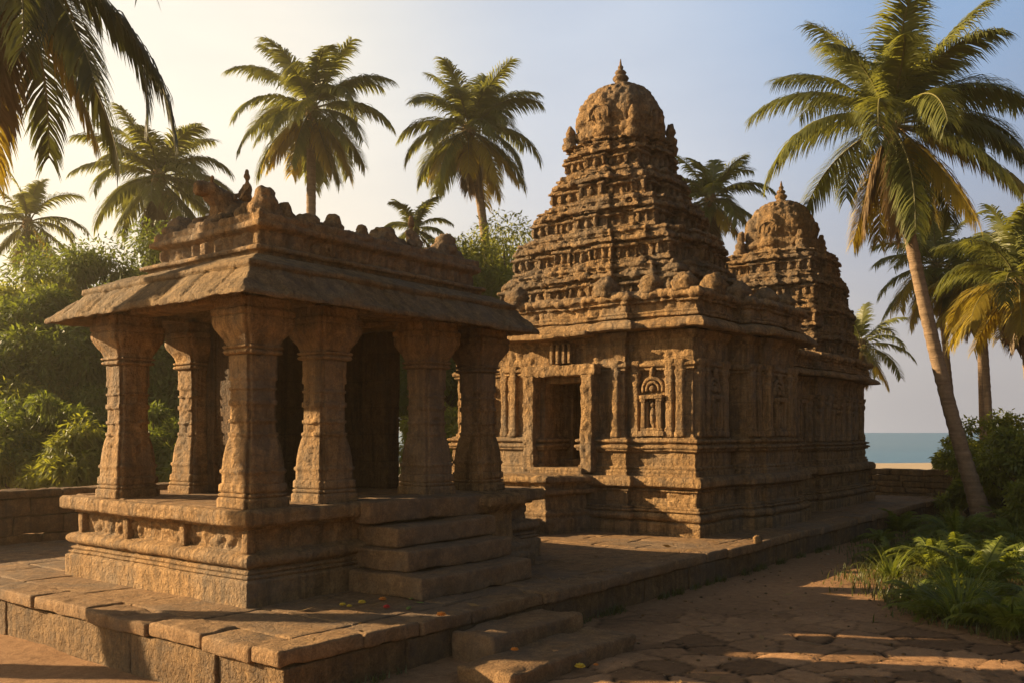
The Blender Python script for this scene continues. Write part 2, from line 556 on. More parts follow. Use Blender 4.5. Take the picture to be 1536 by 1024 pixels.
def plain(name, c, rough=0.6):
    m, nt, out = new_mat(name)
    pos = N(nt, 'ShaderNodeNewGeometry').outputs['Position']
    no = N(nt, 'ShaderNodeTexNoise', ins={'Vector': pos, 'Scale': 60.0, 'Detail': 3.0}).outputs['Fac']
    col = ramp(nt, no, [(0.3, [x * 0.7 for x in c]), (0.7, c)])
    pb = N(nt, 'ShaderNodeBsdfPrincipled', ins={'Base Color': col, 'Roughness': rough})
    nt.links.new(pb.outputs[0], out.inputs[0])
    return m

M_TEMPLE = stone('temple_stone', (0.177, 0.101, 0.039), (0.312, 0.182, 0.071), (0.409, 0.253, 0.105), carve=0.35, lich=0.6, streak=0.6, joints=0.22, jh=0.31, jw=0.8, relief=0.38, dist=0.03)
M_TOWER = stone('tower_stone', (0.167, 0.096, 0.037), (0.302, 0.177, 0.069), (0.400, 0.249, 0.104), carve=0.6, lich=0.6, streak=0.6, joints=0.15, jh=0.22, jw=0.5, relief=0.6, dist=0.04)
M_PAV = stone('pavilion_stone', (0.181, 0.099, 0.036), (0.316, 0.180, 0.066), (0.400, 0.238, 0.092), carve=0.3, lich=0.5, streak=0.55, relief=0.30, dist=0.028)
M_ROOF = stone('eave_stone', (0.140, 0.085, 0.035), (0.265, 0.164, 0.068), (0.344, 0.223, 0.097), carve=0.2, fine=0.7, lich=0.55, streak=0.45, bands=0.9, relief=0.3, dist=0.035)
M_PAVE = stone('paving_stone', (0.163, 0.091, 0.037), (0.270, 0.155, 0.065), (0.353, 0.214, 0.093), carve=0.15, fine=0.6, streak=0.0, lich=0.55, relief=0.12, dist=0.03)
M_WALL = stone('wall_stone', (0.107, 0.061, 0.023), (0.195, 0.113, 0.044), (0.270, 0.162, 0.065), carve=0.3, lich=0.55, streak=0.4, bands=0.8, relief=0.3)
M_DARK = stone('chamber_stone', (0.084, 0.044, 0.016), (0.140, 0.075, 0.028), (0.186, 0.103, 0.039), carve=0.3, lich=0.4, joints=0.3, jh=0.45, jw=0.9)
M_LEAF_A = leafmat('palm_leaf', (0.085, 0.098, 0.022), (0.19, 0.195, 0.046), 0.46)
M_LEAF_Y = leafmat('palm_leaf_yellowing', (0.19, 0.155, 0.022), (0.38, 0.29, 0.045), 0.48)
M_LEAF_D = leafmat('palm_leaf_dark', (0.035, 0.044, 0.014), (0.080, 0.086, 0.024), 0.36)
M_LEAF_B = leafmat('palm_leaf_dead', (0.10, 0.062, 0.024), (0.24, 0.155, 0.062), 0.3)
M_RACHIS = plain('palm_midrib', (0.17, 0.15, 0.045), 0.5)
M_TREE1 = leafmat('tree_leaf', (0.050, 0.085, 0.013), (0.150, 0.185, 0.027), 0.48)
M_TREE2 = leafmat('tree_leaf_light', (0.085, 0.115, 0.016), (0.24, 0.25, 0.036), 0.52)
M_FERN = leafmat('fern_leaf', (0.07, 0.10, 0.014), (0.21, 0.24, 0.034), 0.5)
M_GRASS = leafmat('grass_blade', (0.045, 0.060, 0.014), (0.13, 0.13, 0.035), 0.35)
M_BARK = barkmat('palm_bark', (0.15, 0.098, 0.055), (0.30, 0.205, 0.12), 14.0)
M_WOOD = barkmat('tree_bark', (0.06, 0.042, 0.028), (0.14, 0.10, 0.065), 3.0)
M_FIBRE = barkmat('palm_fibre', (0.12, 0.075, 0.03), (0.30, 0.20, 0.08), 6.0)

# ground
def groundmat():
    m, nt, out = new_mat('earth')
    pos = N(nt, 'ShaderNodeNewGeometry').outputs['Position']
    a = N(nt, 'ShaderNodeTexNoise', ins={'Vector': pos, 'Scale': 0.55, 'Detail': 6.0, 'Roughness': 0.65}).outputs['Fac']
    b = N(nt, 'ShaderNodeTexNoise', ins={'Vector': pos, 'Scale': 7.0, 'Detail': 6.0, 'Roughness': 0.7}).outputs['Fac']
    c = N(nt, 'ShaderNodeTexNoise', ins={'Vector': pos, 'Scale': 70.0, 'Detail': 3.0, 'Roughness': 0.7}).outputs['Fac']
    col = mixc(nt, 0.5, ramp(nt, a, [(0.3, (0.225, 0.119, 0.053)), (0.7, (0.413, 0.222, 0.098))]), ramp(nt, b, [(0.3, (0.175, 0.098, 0.048)), (0.7, (0.463, 0.269, 0.125))]))
    col = mixc(nt, 0.6, col, ramp(nt, c, [(0.3, 0.45), (0.65, 1.2)]), 'MULTIPLY')
    tone = N(nt, 'ShaderNodeAttribute', attribute_name='stone_tone').outputs['Fac']
    col = mixc(nt, 1.0, col, N(nt, 'ShaderNodeCombineColor', ins={0: tone, 1: tone, 2: tone}).outputs[0], 'MULTIPLY')
    h = N(nt, 'ShaderNodeMath', operation='MULTIPLY_ADD', ins={0: c, 1: 0.35, 2: b}).outputs[0]
    bp = N(nt, 'ShaderNodeBump', ins={'Height': h, 'Strength': 0.8, 'Distance': 0.03}).outputs[0]
    pb = N(nt, 'ShaderNodeBsdfPrincipled', ins={'Base Color': col, 'Roughness': 0.95, 'Normal': bp, 'Specular IOR Level': 0.15})
    nt.links.new(pb.outputs[0], out.inputs[0])
    return m
M_EARTH = groundmat()
M_SAND = plain('sand', (0.50, 0.37, 0.22), 0.95)

def seamat():
    m, nt, out = new_mat('sea_water')
    pos = N(nt, 'ShaderNodeNewGeometry').outputs['Position']
    a = N(nt, 'ShaderNodeTexNoise', ins={'Vector': pos, 'Scale': 0.5, 'Detail': 6.0, 'Roughness': 0.6}).outputs['Fac']
    c = N(nt, 'ShaderNodeTexNoise', ins={'Vector': pos, 'Scale': 0.02, 'Detail': 5.0}).outputs['Fac']
    col = ramp(nt, N(nt, 'ShaderNodeMath', operation='MULTIPLY_ADD', ins={0: N(nt, 'ShaderNodeTexNoise', ins={'Vector': N(nt, 'ShaderNodeMapping', ins={'Vector': pos, 'Rotation': (0, 0, -YAW), 'Scale': (0.12, 0.012, 1)}).outputs[0], 'Scale': 1.0, 'Detail': 5.0, 'Roughness': 0.7}).outputs['Fac'], 1: 0.8, 2: N(nt, 'ShaderNodeMath', operation='MULTIPLY', ins={0: c, 1: 0.2}).outputs[0]}).outputs[0], [(0.35, (0.03, 0.12, 0.18)), (0.65, (0.05, 0.165, 0.235))])
    bp = N(nt, 'ShaderNodeBump', ins={'Height': a, 'Strength': 0.5, 'Distance': 0.6}).outputs[0]
    pb = N(nt, 'ShaderNodeBsdfPrincipled', ins={'Base Color': col, 'Roughness': 0.28, 'Normal': bp, 'IOR': 1.33, 'Specular IOR Level': 0.35})
    nt.links.new(pb.outputs[0], out.inputs[0])
    return m
M_SEA = seamat()

# ---------------------------------------------------------------- ground, beach, sea
def dl(d, l):
    return FW[0] * d + RT[0] * l, FW[1] * d + RT[1] * l

def worley_edge(p, seed):
    """distance to the joint between irregular flagstones, and a number of its own for each stone"""
    i = np.floor(p).astype(np.int64)
    d1 = np.full(len(p), 9.0); d2 = np.full(len(p), 9.0); cid = np.zeros(len(p))
    for dx in (-1, 0, 1):
        for dy in (-1, 0, 1):
            cx, cy = i[:, 0] + dx, i[:, 1] + dy
            z = np.zeros_like(cx)
            px = cx + 0.15 + 0.7 * _h(cx, cy, z, seed); py = cy + 0.15 + 0.7 * _h(cx, cy, z, seed + 1)
            d = np.hypot(p[:, 0] - px, p[:, 1] - py)
            near = d < d1
            cid = np.where(near, _h(cx, cy, z, seed + 2), cid)
            d2 = np.where(near, d1, np.minimum(d2, d)); d1 = np.minimum(d1, d)
    return d2 - d1, cid

def grid_sheet(ds, ls, hf):
    D, L = np.meshgrid(ds, ls, indexing='ij')
    x, y = dl(D.ravel(), L.ravel())
    z = hf(D.ravel(), L.ravel(), x, y)
    nd, nl = len(ds), len(ls)
    idx = np.arange(nd * nl).reshape(nd, nl)
    q = np.stack([idx[:-1, :-1], idx[:-1, 1:], idx[1:, 1:], idx[1:, :-1]], -1).reshape(-1, 4)
    v = np.stack([x, y, z], 1)
    n = np.cross(v[q[0, 1]] - v[q[0, 0]], v[q[0, 3]] - v[q[0, 0]])
    if n[2] < 0: q = q[:, ::-1]
    return v, q, np.zeros((0, 3), np.int64)

TONE = {}
def ground_h(D, L, x, y):
    p3 = np.stack([x, y, np.zeros_like(x)], 1)
    z = 0.10 * (fbm(p3 * 0.35, 3, 5) - 0.5) + 0.03 * (fbm(p3 * 2.2, 3, 8) - 0.5)
    wp = np.stack([x, y], 1) * 1.7 + 0.7 * np.stack([vn(p3 * 1.1, 3), vn(p3 * 1.1, 4)], 1)
    e, cid = worley_edge(wp, 77)
    rag = vn(p3 * 0.8, 31)
    msk = sstep(15.0, 12.0, D) * sstep(-2.0, 0.5, L) * sstep(0.16, 0.36, rag)
    z = z + msk * (0.034 * sstep(0.012, 0.06, e) + 0.012 * (vn(p3 * 2.0, 55) - 0.5) - 0.02)
    z = z - 0.35 * sstep(30, 60, D) - 0.5 * sstep(70, 97, D)
    TONE['v'] = np.where(msk > 0.05, 1 + msk * (0.85 * (cid - 0.5) - 0.72 * (1 - sstep(0.02, 0.09, e))), 1.0)
    # lower bank left of the terrace, so its retaining wall shows
    z = z - 0.12 * sstep(6.6, 5.6, x) * sstep(-2, 4, y) * sstep(30, 20, D)
    return z
ds = np.concatenate([np.arange(-40, 6, 2.0), np.arange(6, 14, 0.05), np.arange(14, 24, 0.15), np.arange(24, 70, 1.0), np.arange(70, 99, 2)])
ls = np.concatenate([np.arange(-120, -12, 4.0), np.arange(-12, -8, 0.4), np.arange(-8, 10, 0.06), np.arange(10, 30, 0.5), np.arange(30, 140, 4.0)])
g = build(grid_sheet(ds, ls, ground_h), 'ground', M_EARTH)
at_ = g.data.attributes.new('stone_tone', 'FLOAT', 'POINT')
at_.data.foreach_set('value', TONE['v'].astype(np.float32))
tag(g, kind='structure')
def beach_h(D, L, x, y):
    p3 = np.stack([x, y, np.zeros_like(x)], 1)
    return -0.05 + 0.10 * (fbm(p3 * 0.25, 2, 3) - 0.5) - 0.5 * sstep(80, 99, D)
b_ = build(grid_sheet(np.arange(56, 99, 1.0), np.arange(-110, 130, 2.0), beach_h), 'beach', M_SAND)
tag(b_, kind='structure')
s_ = build(grid_sheet(np.array([84, 120, 300, 1200, 9000.0]), np.array([-9000, -500, 0, 500, 9000.0]), lambda D, L, x, y: np.full_like(x, -0.32)), 'sea', M_SEA)
tag(s_, kind='structure')

# ---------------------------------------------------------------- terrace: core, paving, coping, retaining wall
TX0, TX1, TY0, TY1 = 5.65, 32.9, 7.2, 18.9
terr = thing('stone_terrace', 'wide paved stone terrace that carries the pavilion and the temple', 'terrace', (TX0, TY0, 0))
mb = MB()
mb.add(*rbox(((TX0 + TX1) / 2, (TY0 + TY1) / 2, 0.0), (TX1 - TX0 - 0.5, TY1 - TY0 - 0.5, 0.94), 0.02, 2.0))
build(mb, 'core', M_DARK, terr)
def slab(mb, x0, x1, y0, y1, ztop, th, gap=0.012, r=0.022, tilt=0.006, g=0.09, jit=0.02):
    cx, cy = (x0 + x1) / 2, (y0 + y1) / 2
    v, q, t = rbox((0, 0, 0), (x1 - x0 - gap, y1 - y0 - gap, th), r, g)
    top = v[:, 2] > 0
    tx, ty, dz = rng.normal(0, tilt, 2).tolist() + [rng.normal(0, tilt)]
    v[:, 2] += v[:, 0] * tx * 0.5 + v[:, 1] * ty * 0.5 + dz * 0.8
    # corners drift a little, so that joints are not ruled
    sx, sy = rng.normal(0, jit, 2)
    v[:, 0] += v[:, 1] * sx; v[:, 1] += v[:, 0] * sy
    mb.add(v + np.array([cx, cy, ztop - th / 2]), q, t)
mb = MB()
x = TX0 + 0.5
while x < TX1 - 0.5:
    wdt = min(rng.uniform(0.55, 1.05), TX1 - 0.45 - x)
    if wdt < 0.2: break
    y = TY0 + 0.5
    while y < TY1 - 0.4:
        ln = min(rng.uniform(0.8, 1.7), TY1 - 0.35 - y)
        if ln < 0.15: break
        inside = (7.3 < x and x + wdt < 12.6 and 9.9 < y and y + ln < 13.6) or (17.9 < x and x + wdt < 28 and 9.3 < y and y + ln < 12.2)
        far = x > 20 or y > 15
        if not inside: slab(mb, x, x + wdt, y, y + ln, PLAT, 0.10, g=0.2 if far else 0.09)
        y += ln
    x += wdt
build(mb, 'paving', M_PAVE, terr, wx=dict(rough=0.010, big=0.012, seed=3))
mb = MB()
def coping(mb, axis, a0, a1, b0, b1, ztop, th):
    a = a0
    while a < a1 - 0.05:
        l = min(rng.uniform(0.75, 1.55), a1 - a)
        if a1 - a - l < 0.35: l = a1 - a
        o = rng.normal(0, 0.022)
        if axis == 'x': slab(mb, a, a + l, b0 + o, b1, ztop + rng.normal(0, 0.006), th, r=0.035, g=0.06, jit=0.012)
        else: slab(mb, b0 + o, b1, a, a + l, ztop + rng.normal(0, 0.006), th, r=0.035, g=0.06, jit=0.012)
        a += l
coping(mb, 'x', TX0, TX1, TY0, TY0 + 0.52, PLAT, 0.17)
coping(mb, 'y', TY0 + 0.52, TY1, TX0, TX0 + 0.52, PLAT, 0.17)
coping(mb, 'y', TY0 + 0.52, TY1, TX1 - 0.52, TX1, PLAT, 0.17)
build(mb, 'coping', M_PAVE, terr, wx=dict(rough=0.012, big=0.022, seed=5))
mb = MB()
for axis, a0, a1, b in (('x', TX0 + 0.07, TX1 - 0.07, TY0 + 0.07), ('y', TY0 + 0.1, TY1, TX0 + 0.07), ('y', TY0 + 0.1, TY1, TX1 - 0.27)):
    for z0, z1 in ((-0.35, 0.368),):
        a = a0
        while a < a1 - 0.02:
            l = min(rng.uniform(0.9, 2.0), a1 - a)
            o = rng.normal(0, 0.018)
            c = ((a + l / 2), b + 0.12 + o) if axis == 'x' else (b + 0.12 + o, a + l / 2)
            s = (l - 0.012, 0.26) if axis == 'x' else (0.26, l - 0.012)
            mb.add(*rbox((c[0], c[1], (z0 + z1) / 2), (s[0], s[1], z1 - z0 - 0.008), 0.025, 0.08))
            a += l
build(mb, 'retaining_wall', M_WALL, terr, wx=dict(rough=0.012, big=0.025, seed=6))

# two broad steps leading from the ground up to the terrace
st = thing('stone_steps', 'two broad worn stone steps leading from the path up to the terrace edge', 'steps', (9.0, 6.6, 0))
mb = MB(); mb.add(*rbox((9.05, 6.88, 0.16), (1.85, 0.66, 0.40), 0.045, 0.06))
build(mb, 'step', M_PAVE, st, wx=dict(rough=0.012, big=0.03, seed=8))
mb = MB(); mb.add(*rbox((8.75, 6.18, 0.055), (2.6, 0.78, 0.25), 0.045, 0.06))
build(mb, 'step', M_PAVE, st, wx=dict(rough=0.012, big=0.03, seed=9))

# ---------------------------------------------------------------- pavilion
pav = thing('stone_pavilion', 'open pillared stone pavilion with drooping eaves and carvings along its roof', 'pavilion', (9.9, 11.6, PLAT))
PX0, PX1, PY0, PY1 = 6.86, 13.0, 9.44, 13.97
rect = [(PX0, PY0), (PX1, PY0), (PX1, PY1), (PX0, PY1)]
z0 = PLAT
pr = [(0, z0 - 0.02), (0, z0 + 0.30), (-0.03, z0 + 0.32)] + torus(-0.06, 0.035, z0 + 0.33, z0 + 0.38, 5) + torus(-0.085, 0.035, z0 + 0.385, z0 + 0.44, 5) + \
     [(-0.11, z0 + 0.45)] + torus(-0.12, 0.12, z0 + 0.46, z0 + 0.64, 9) + [(-0.13, z0 + 0.65), (-0.19, z0 + 0.66), (-0.19, z0 + 0.92), (-0.10, z0 + 0.94), (-0.10, z0 + 0.97), (0.03, z0 + 0.99), (0.06, z0 + 1.02), (0.06, z0 + 1.15), (0.03, z0 + 1.19), (-0.3, z0 + 1.195), (-0.5, z0 + 1.195)]
v, q, t = loft_plan(rect, pr, 0.035, 0.025)
zf = sstep(z0 + 0.66, z0 + 0.70, v[:, 2]) * sstep(z0 + 0.92, z0 + 0.89, v[:, 2])
v0 = weather(v, q, t, rough=0.006, big=0.014, seed=1)
v1 = weather(v, q, t, rough=0.006, big=0.014, carve=0.036, seed=1, cf=(12, 12, 11))
v = v0 + (v1 - v0) * zf[:, None]
# pilaster dies that divide the frieze, and slight cracks between blocks
build((v, q, t), 'plinth', M_PAV, pav)
for k, yy in enumerate((9.62, 11.0, 12.4, 13.7)):
    mb = MB(); mb.add(*rbox((PX0 + 0.16, yy, z0 + 0.79), (0.14, 0.13, 0.29), 0.02, 0.04))
    build(mb, 'frieze_block', M_PAV, pav, wx=dict(rough=0.012, big=0.015, seed=k))
mb = MB()
x = PX0 + 0.1
while x < PX1 - 0.15:
    wd = min(rng.uniform(0.6, 1.0), PX1 - 0.1 - x); y = PY0 + 0.1
    while y < PY1 - 0.15:
        ln = min(rng.uniform(0.7, 1.3), PY1 - 0.1 - y)
        slab(mb, x, x + wd, y, y + ln, z0 + 1.205, 0.06, g=0.12)
        y += ln
    x += wd
build(mb, 'floor', M_PAVE, pav, wx=dict(rough=0.008, big=0.008, seed=2))
FLZ = z0 + 1.205

stair = build(rbox((9.7, 9.05, z0 + 0.135), (2.35, 2.0, 0.30), 0.04, 0.06), 'staircase', M_PAVE, pav, wx=dict(rough=0.012, big=0.03, seed=21))
build(rbox((9.82, 9.15, z0 + 0.435), (2.25, 1.35, 0.29), 0.04, 0.06), 'step', M_PAVE, stair, wx=dict(rough=0.012, big=0.03, seed=22))
build(rbox((9.95, 9.28, z0 + 0.725), (2.15, 0.85, 0.28), 0.04, 0.06), 'step', M_PAVE, stair, wx=dict(rough=0.012, big=0.03, seed=23))
build(rbox((9.95, 9.42, z0 + 1.035), (2.5, 0.42, 0.31), 0.04, 0.06), 'step', M_PAVE, stair, wx=dict(rough=0.012, big=0.03, seed=24))
# moulded pedestal that closes the stair on its far side
v, q, t = loft_plan([(11.05, 9.0), (11.95, 9.0), (11.95, 9.8), (11.05, 9.8)], [(0.12, z0), (0.12, z0 + 0.2), (0.05, z0 + 0.24), (0.08, z0 + 0.34), (-0.04, z0 + 0.42), (-0.14, z0 + 0.48), (-0.16, z0 + 0.86), (-0.08, z0 + 0.92), (-0.02, z0 + 0.98), (0.02, z0 + 1.02), (0.02, z0 + 1.13), (-0.05, z0 + 1.17)], 0.05, 0.05, False, True)
build((v, q, t), 'pedestal', M_PAV, pav, wx=dict(rough=0.015, big=0.03, seed=25))

def column(x, y, k, mat=M_PAV):
    H = 2.66
    c = (x, y, FLZ)
    def col_part(prof, ex=None, h=0.16, n=0.045):
        """the column section is a square with stepped corners"""
        m = h - n
        pl = [(-m, -h), (m, -h), (m, -m), (h, -m), (h, m), (m, m), (m, h), (-m, h), (-m, m), (-h, m), (-h, -m), (-m, -m)]
        return loft_plan([(x + u, y + w_) for u, w_ in pl], [(o - h, FLZ + z) for o, z in prof], 0.03, 0.022, True, True)
    shaft = [(0.300, 0.30), (0.300, 0.42), (0.318, 0.44), (0.318, 0.47), (0.298, 0.49), (0.288, 0.62), (0.268, 0.76), (0.246, 0.86), (0.232, 0.90), (0.244, 0.91), (0.244, 0.95), (0.224, 0.96), (0.222, 1.08), (0.238, 1.085), (0.238, 1.125), (0.222, 1.13), (0.221, 1.30), (0.240, 1.31), (0.240, 1.37), (0.222, 1.38), (0.220, 1.50), (0.236, 1.505), (0.236, 1.535), (0.220, 1.54), (0.220, 1.62), (0.240, 1.64), (0.236, 1.70), (0.232, 1.74), (0.236, 1.80), (0.236, 1.94), (0.20, 1.96)]
    v, q, t = col_part(shaft)
    v0 = weather(v, q, t, rough=0.004, big=0.006, carve=0.0, seed=50 + k)
    v1 = weather(v, q, t, rough=0.004, big=0.006, carve=0.026, seed=50 + k, cf=(13, 13, 9))
    # figures are carved on the faces, the raised edges stay plain
    du, dv = np.abs(v[:, 0] - x), np.abs(v[:, 1] - y)
    fc = sstep(0.125, 0.095, np.minimum(du, dv)) * (0.35 + 0.65 * sstep(0.55, 0.5, np.abs(v[:, 2] - FLZ - 1.1)))
    s = build((v0 + (v1 - v0) * fc[:, None], q, t), 'column', mat, pav)
    base = [(0.345, -0.01), (0.345, 0.10), (0.330, 0.12)] + torus(0.300, 0.035, 0.125, 0.18, 5) + [(0.30, 0.185), (0.328, 0.20), (0.325, 0.285), (0.30, 0.31), (0.25, 0.312)]
    build(col_part(base), 'column_base', mat, s, wx=dict(rough=0.004, big=0.008, carve=0.003, seed=60 + k))
    cap = [(0.2, 1.945), (0.24, 1.95)] + torus(0.255, 0.035, 1.955, 2.01, 5) + [(0.25, 2.02)] + torus(0.265, 0.03, 2.025, 2.065, 5) + [(0.262, 2.07), (0.285, 2.14), (0.335, 2.22), (0.37, 2.29), (0.39, 2.34), (0.39, 2.42), (0.37, 2.43), (0.40, 2.45), (0.40, 2.51), (0.37, 2.53), (0.37, 2.66)]
    build(col_part(cap), 'capital', mat, s, wx=dict(rough=0.004, big=0.009, carve=0.008, seed=70 + k))
CXS, CYS = (7.3, 8.49, 10.57, 11.83), (9.9, 12.95)
k = 0
for yy in CYS:
    for xx in CXS:
        column(xx, yy, k); k += 1
CAPZ = FLZ + 2.65
def beam(x0, x1, y0, y1, za, zb, k):
    build(rbox(((x0 + x1) / 2, (y0 + y1) / 2, (za + zb) / 2), (x1 - x0, y1 - y0, zb - za), 0.03, 0.08), 'beam', M_PAV, pav, wx=dict(rough=0.010, big=0.02, carve=0.008, seed=80 + k))
beam(6.95, 12.2, 9.66, 10.14, CAPZ - 0.002, CAPZ + 0.24, 0)
beam(6.95, 12.2, 12.71, 13.19, CAPZ - 0.004, CAPZ + 0.24, 1)
for i, xx in enumerate(CXS): beam(xx - 0.22, xx + 0.22, 10.15, 12.70, CAPZ + 0.003, CAPZ + 0.23, 2 + i)
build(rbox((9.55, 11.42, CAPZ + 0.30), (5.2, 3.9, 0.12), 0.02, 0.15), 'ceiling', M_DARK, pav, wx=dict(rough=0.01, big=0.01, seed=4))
# inner chamber with a doorway: back wall, side walls and its lintel
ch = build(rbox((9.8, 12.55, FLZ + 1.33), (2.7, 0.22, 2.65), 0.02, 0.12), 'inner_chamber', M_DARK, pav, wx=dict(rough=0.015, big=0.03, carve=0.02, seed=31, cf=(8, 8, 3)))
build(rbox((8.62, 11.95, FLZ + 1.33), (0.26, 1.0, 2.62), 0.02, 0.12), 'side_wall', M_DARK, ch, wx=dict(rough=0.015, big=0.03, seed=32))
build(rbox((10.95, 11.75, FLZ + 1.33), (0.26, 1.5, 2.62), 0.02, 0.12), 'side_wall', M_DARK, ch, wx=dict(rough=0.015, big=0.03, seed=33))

# drooping eave and roof: rings of rectangles, each with its own extent
def rect_loft(rows, ds=0.05, dz=0.03):
    full = [rows[0]]
    for a, b in zip(rows[:-1], rows[1:]):
        l = max(abs(a[0] - b[0]), abs(a[2] - b[2]), abs(a[4] - b[4]))
        n = max(1, int(round(l / dz)))
        for k in range(1, n + 1): full.append(tuple(np.array(a) + (np.array(b) - np.array(a)) * k / n))
    nx = int((rows[0][1] - rows[0][0]) / ds); ny = int((rows[0][3] - rows[0][2]) / ds)
    P = []
    for x0, x1, y0, y1, z in full:
        tx, ty = np.arange(nx) / nx, np.arange(ny) / ny
        o = np.concatenate([np.stack([x0 + (x1 - x0) * tx, np.full(nx, y0)], 1), np.stack([np.full(ny, x1), y0 + (y1 - y0) * ty], 1),
                            np.stack([x1 - (x1 - x0) * tx, np.full(nx, y1)], 1), np.stack([np.full(ny, x0), y1 - (y1 - y0) * ty], 1)])
        P.append(np.concatenate([o, np.full((len(o), 1), z)], 1))
    return rings(P, True, True)
E0 = (6.45, 12.25, 8.93, 13.80)
A0 = (7.32, 11.75, 9.80, 12.35)
def ins(f, z, b0=E0, b1=A0):
    return tuple(b0[i] + (b1[i] - b0[i]) * f for i in range(4)) + (z,)
rows = [ins(0.50, 4.50), ins(0.06, 4.325), ins(0.0, 4.315), ins(-0.012, 4.335), ins(0.0, 4.395), ins(0.012, 4.405), ins(0.10, 4.475), ins(0.21, 4.565), ins(0.33, 4.665), ins(0.40, 4.72), ins(0.36, 4.735), ins(0.36, 4.79), ins(0.44, 4.81), ins(0.60, 4.88), ins(0.76, 4.95), ins(0.84, 4.96), ins(0.98, 4.965), ins(0.98, 5.03)]
v, q, t = rect_loft(rows, 0.03, 0.025)
# the eave sags and its lip is ragged
lip = sstep(0.9, 0.0, np.minimum.reduce([v[:, 0] - E0[0], E0[1] - v[:, 0], v[:, 1] - E0[2], E0[3] - v[:, 1]]))
v[:, 2] += lip * 0.018 * (fbm(np.stack([v[:, 0] * 2.2, v[:, 1] * 2.2, v[:, 2] * 0], 1), 3, 9) - 0.5) * 2
gro = fbm(np.stack([v[:, 0] * 5, v[:, 1] * 5, v[:, 2] * 0], 1), 2, 10) - 0.5
v[:, 2] += lip * 0.018 * gro
lp = sstep(0.35, 0.0, np.minimum.reduce([v[:, 0] - E0[0], E0[1] - v[:, 0], v[:, 1] - E0[2], E0[3] - v[:, 1]]))
rag = fbm(np.stack([v[:, 0] * 11, v[:, 1] * 11, v[:, 2] * 7], 1), 3, 18) - 0.5
v[:, 2] += lp * 0.035 * rag
cen = np.array([(E0[0] + E0[1]) / 2, (E0[2] + E0[3]) / 2])
v[:, :2] += (cen - v[:, :2]) * (lp * 0.05 * (fbm(np.stack([v[:, 0] * 6, v[:, 1] * 6, v[:, 2] * 6], 1), 2, 19) - 0.3))[:, None] * 0.35
along = np.where(np.minimum(np.abs(v[:, 0] - E0[0]), np.abs(v[:, 0] - E0[1])) < np.minimum(np.abs(v[:, 1] - E0[2]), np.abs(v[:, 1] - E0[3])), v[:, 1], v[:, 0])
pl_ = vn(np.stack([along * 7.0, v[:, 2] * 1.2, v[:, 2] * 0], 1), 15)
chip_ = sstep(0.60, 0.80, vn(np.stack([along * 2.6, v[:, 2] * 2.0, np.zeros_like(along)], 1), 16))
slope = sstep(4.36, 4.44, v[:, 2]) * sstep(4.74, 4.66, v[:, 2])
jit_ = 0.10 * vn(np.stack([along * 0.9, np.zeros_like(along), np.zeros_like(along)], 1), 22)
jn = np.abs(((along + jit_) / 0.62) % 1 - 0.5) * 0.62                   # joints between the eave slabs
sl_ = np.floor((along + jit_) / 0.62 + 0.5)
lift = _h(sl_.astype(np.int64), sl_.astype(np.int64) * 3, np.zeros(len(sl_), np.int64), 5) - 0.5
v[:, 2] += slope * (0.018 * (pl_ - 0.5) - 0.035 * chip_ + 0.035 * lift) - sstep(4.34, 4.42, v[:, 2]) * sstep(4.80, 4.7, v[:, 2]) * 0.04 * sstep(0.035, 0.01, jn)
roof = build((v, q, t), 'roof', M_ROOF, pav, wx=dict(rough=0.012, big=0.016, seed=12))
rows = [ins(0.97, 5.00), ins(0.97, 5.04), ins(0.90, 5.05), ins(0.89, 5.09), ins(0.95, 5.12), ins(1.10, 5.14), ins(1.10, 5.33), ins(1.04, 5.35), ins(0.98, 5.38), ins(0.98, 5.44), ins(1.02, 5.46), ins(1.02, 5.55), ins(1.08, 5.57), ins(1.25, 5.58)]
v, q, t = rect_loft(rows, 0.04, 0.025)
fr = sstep(5.13, 5.16, v[:, 2]) * sstep(5.34, 5.31, v[:, 2]) + 0.5 * sstep(5.46, 5.48, v[:, 2]) * sstep(5.57, 5.55, v[:, 2])
v0 = weather(v, q, t, rough=0.008, big=0.014, seed=13)
v1 = weather(v, q, t, rough=0.008, big=0.014, carve=0.05, seed=13, cf=(14, 14, 5))
build((v0 + (v1 - v0) * fr[:, None], q, t), 'parapet', M_PAV, pav)

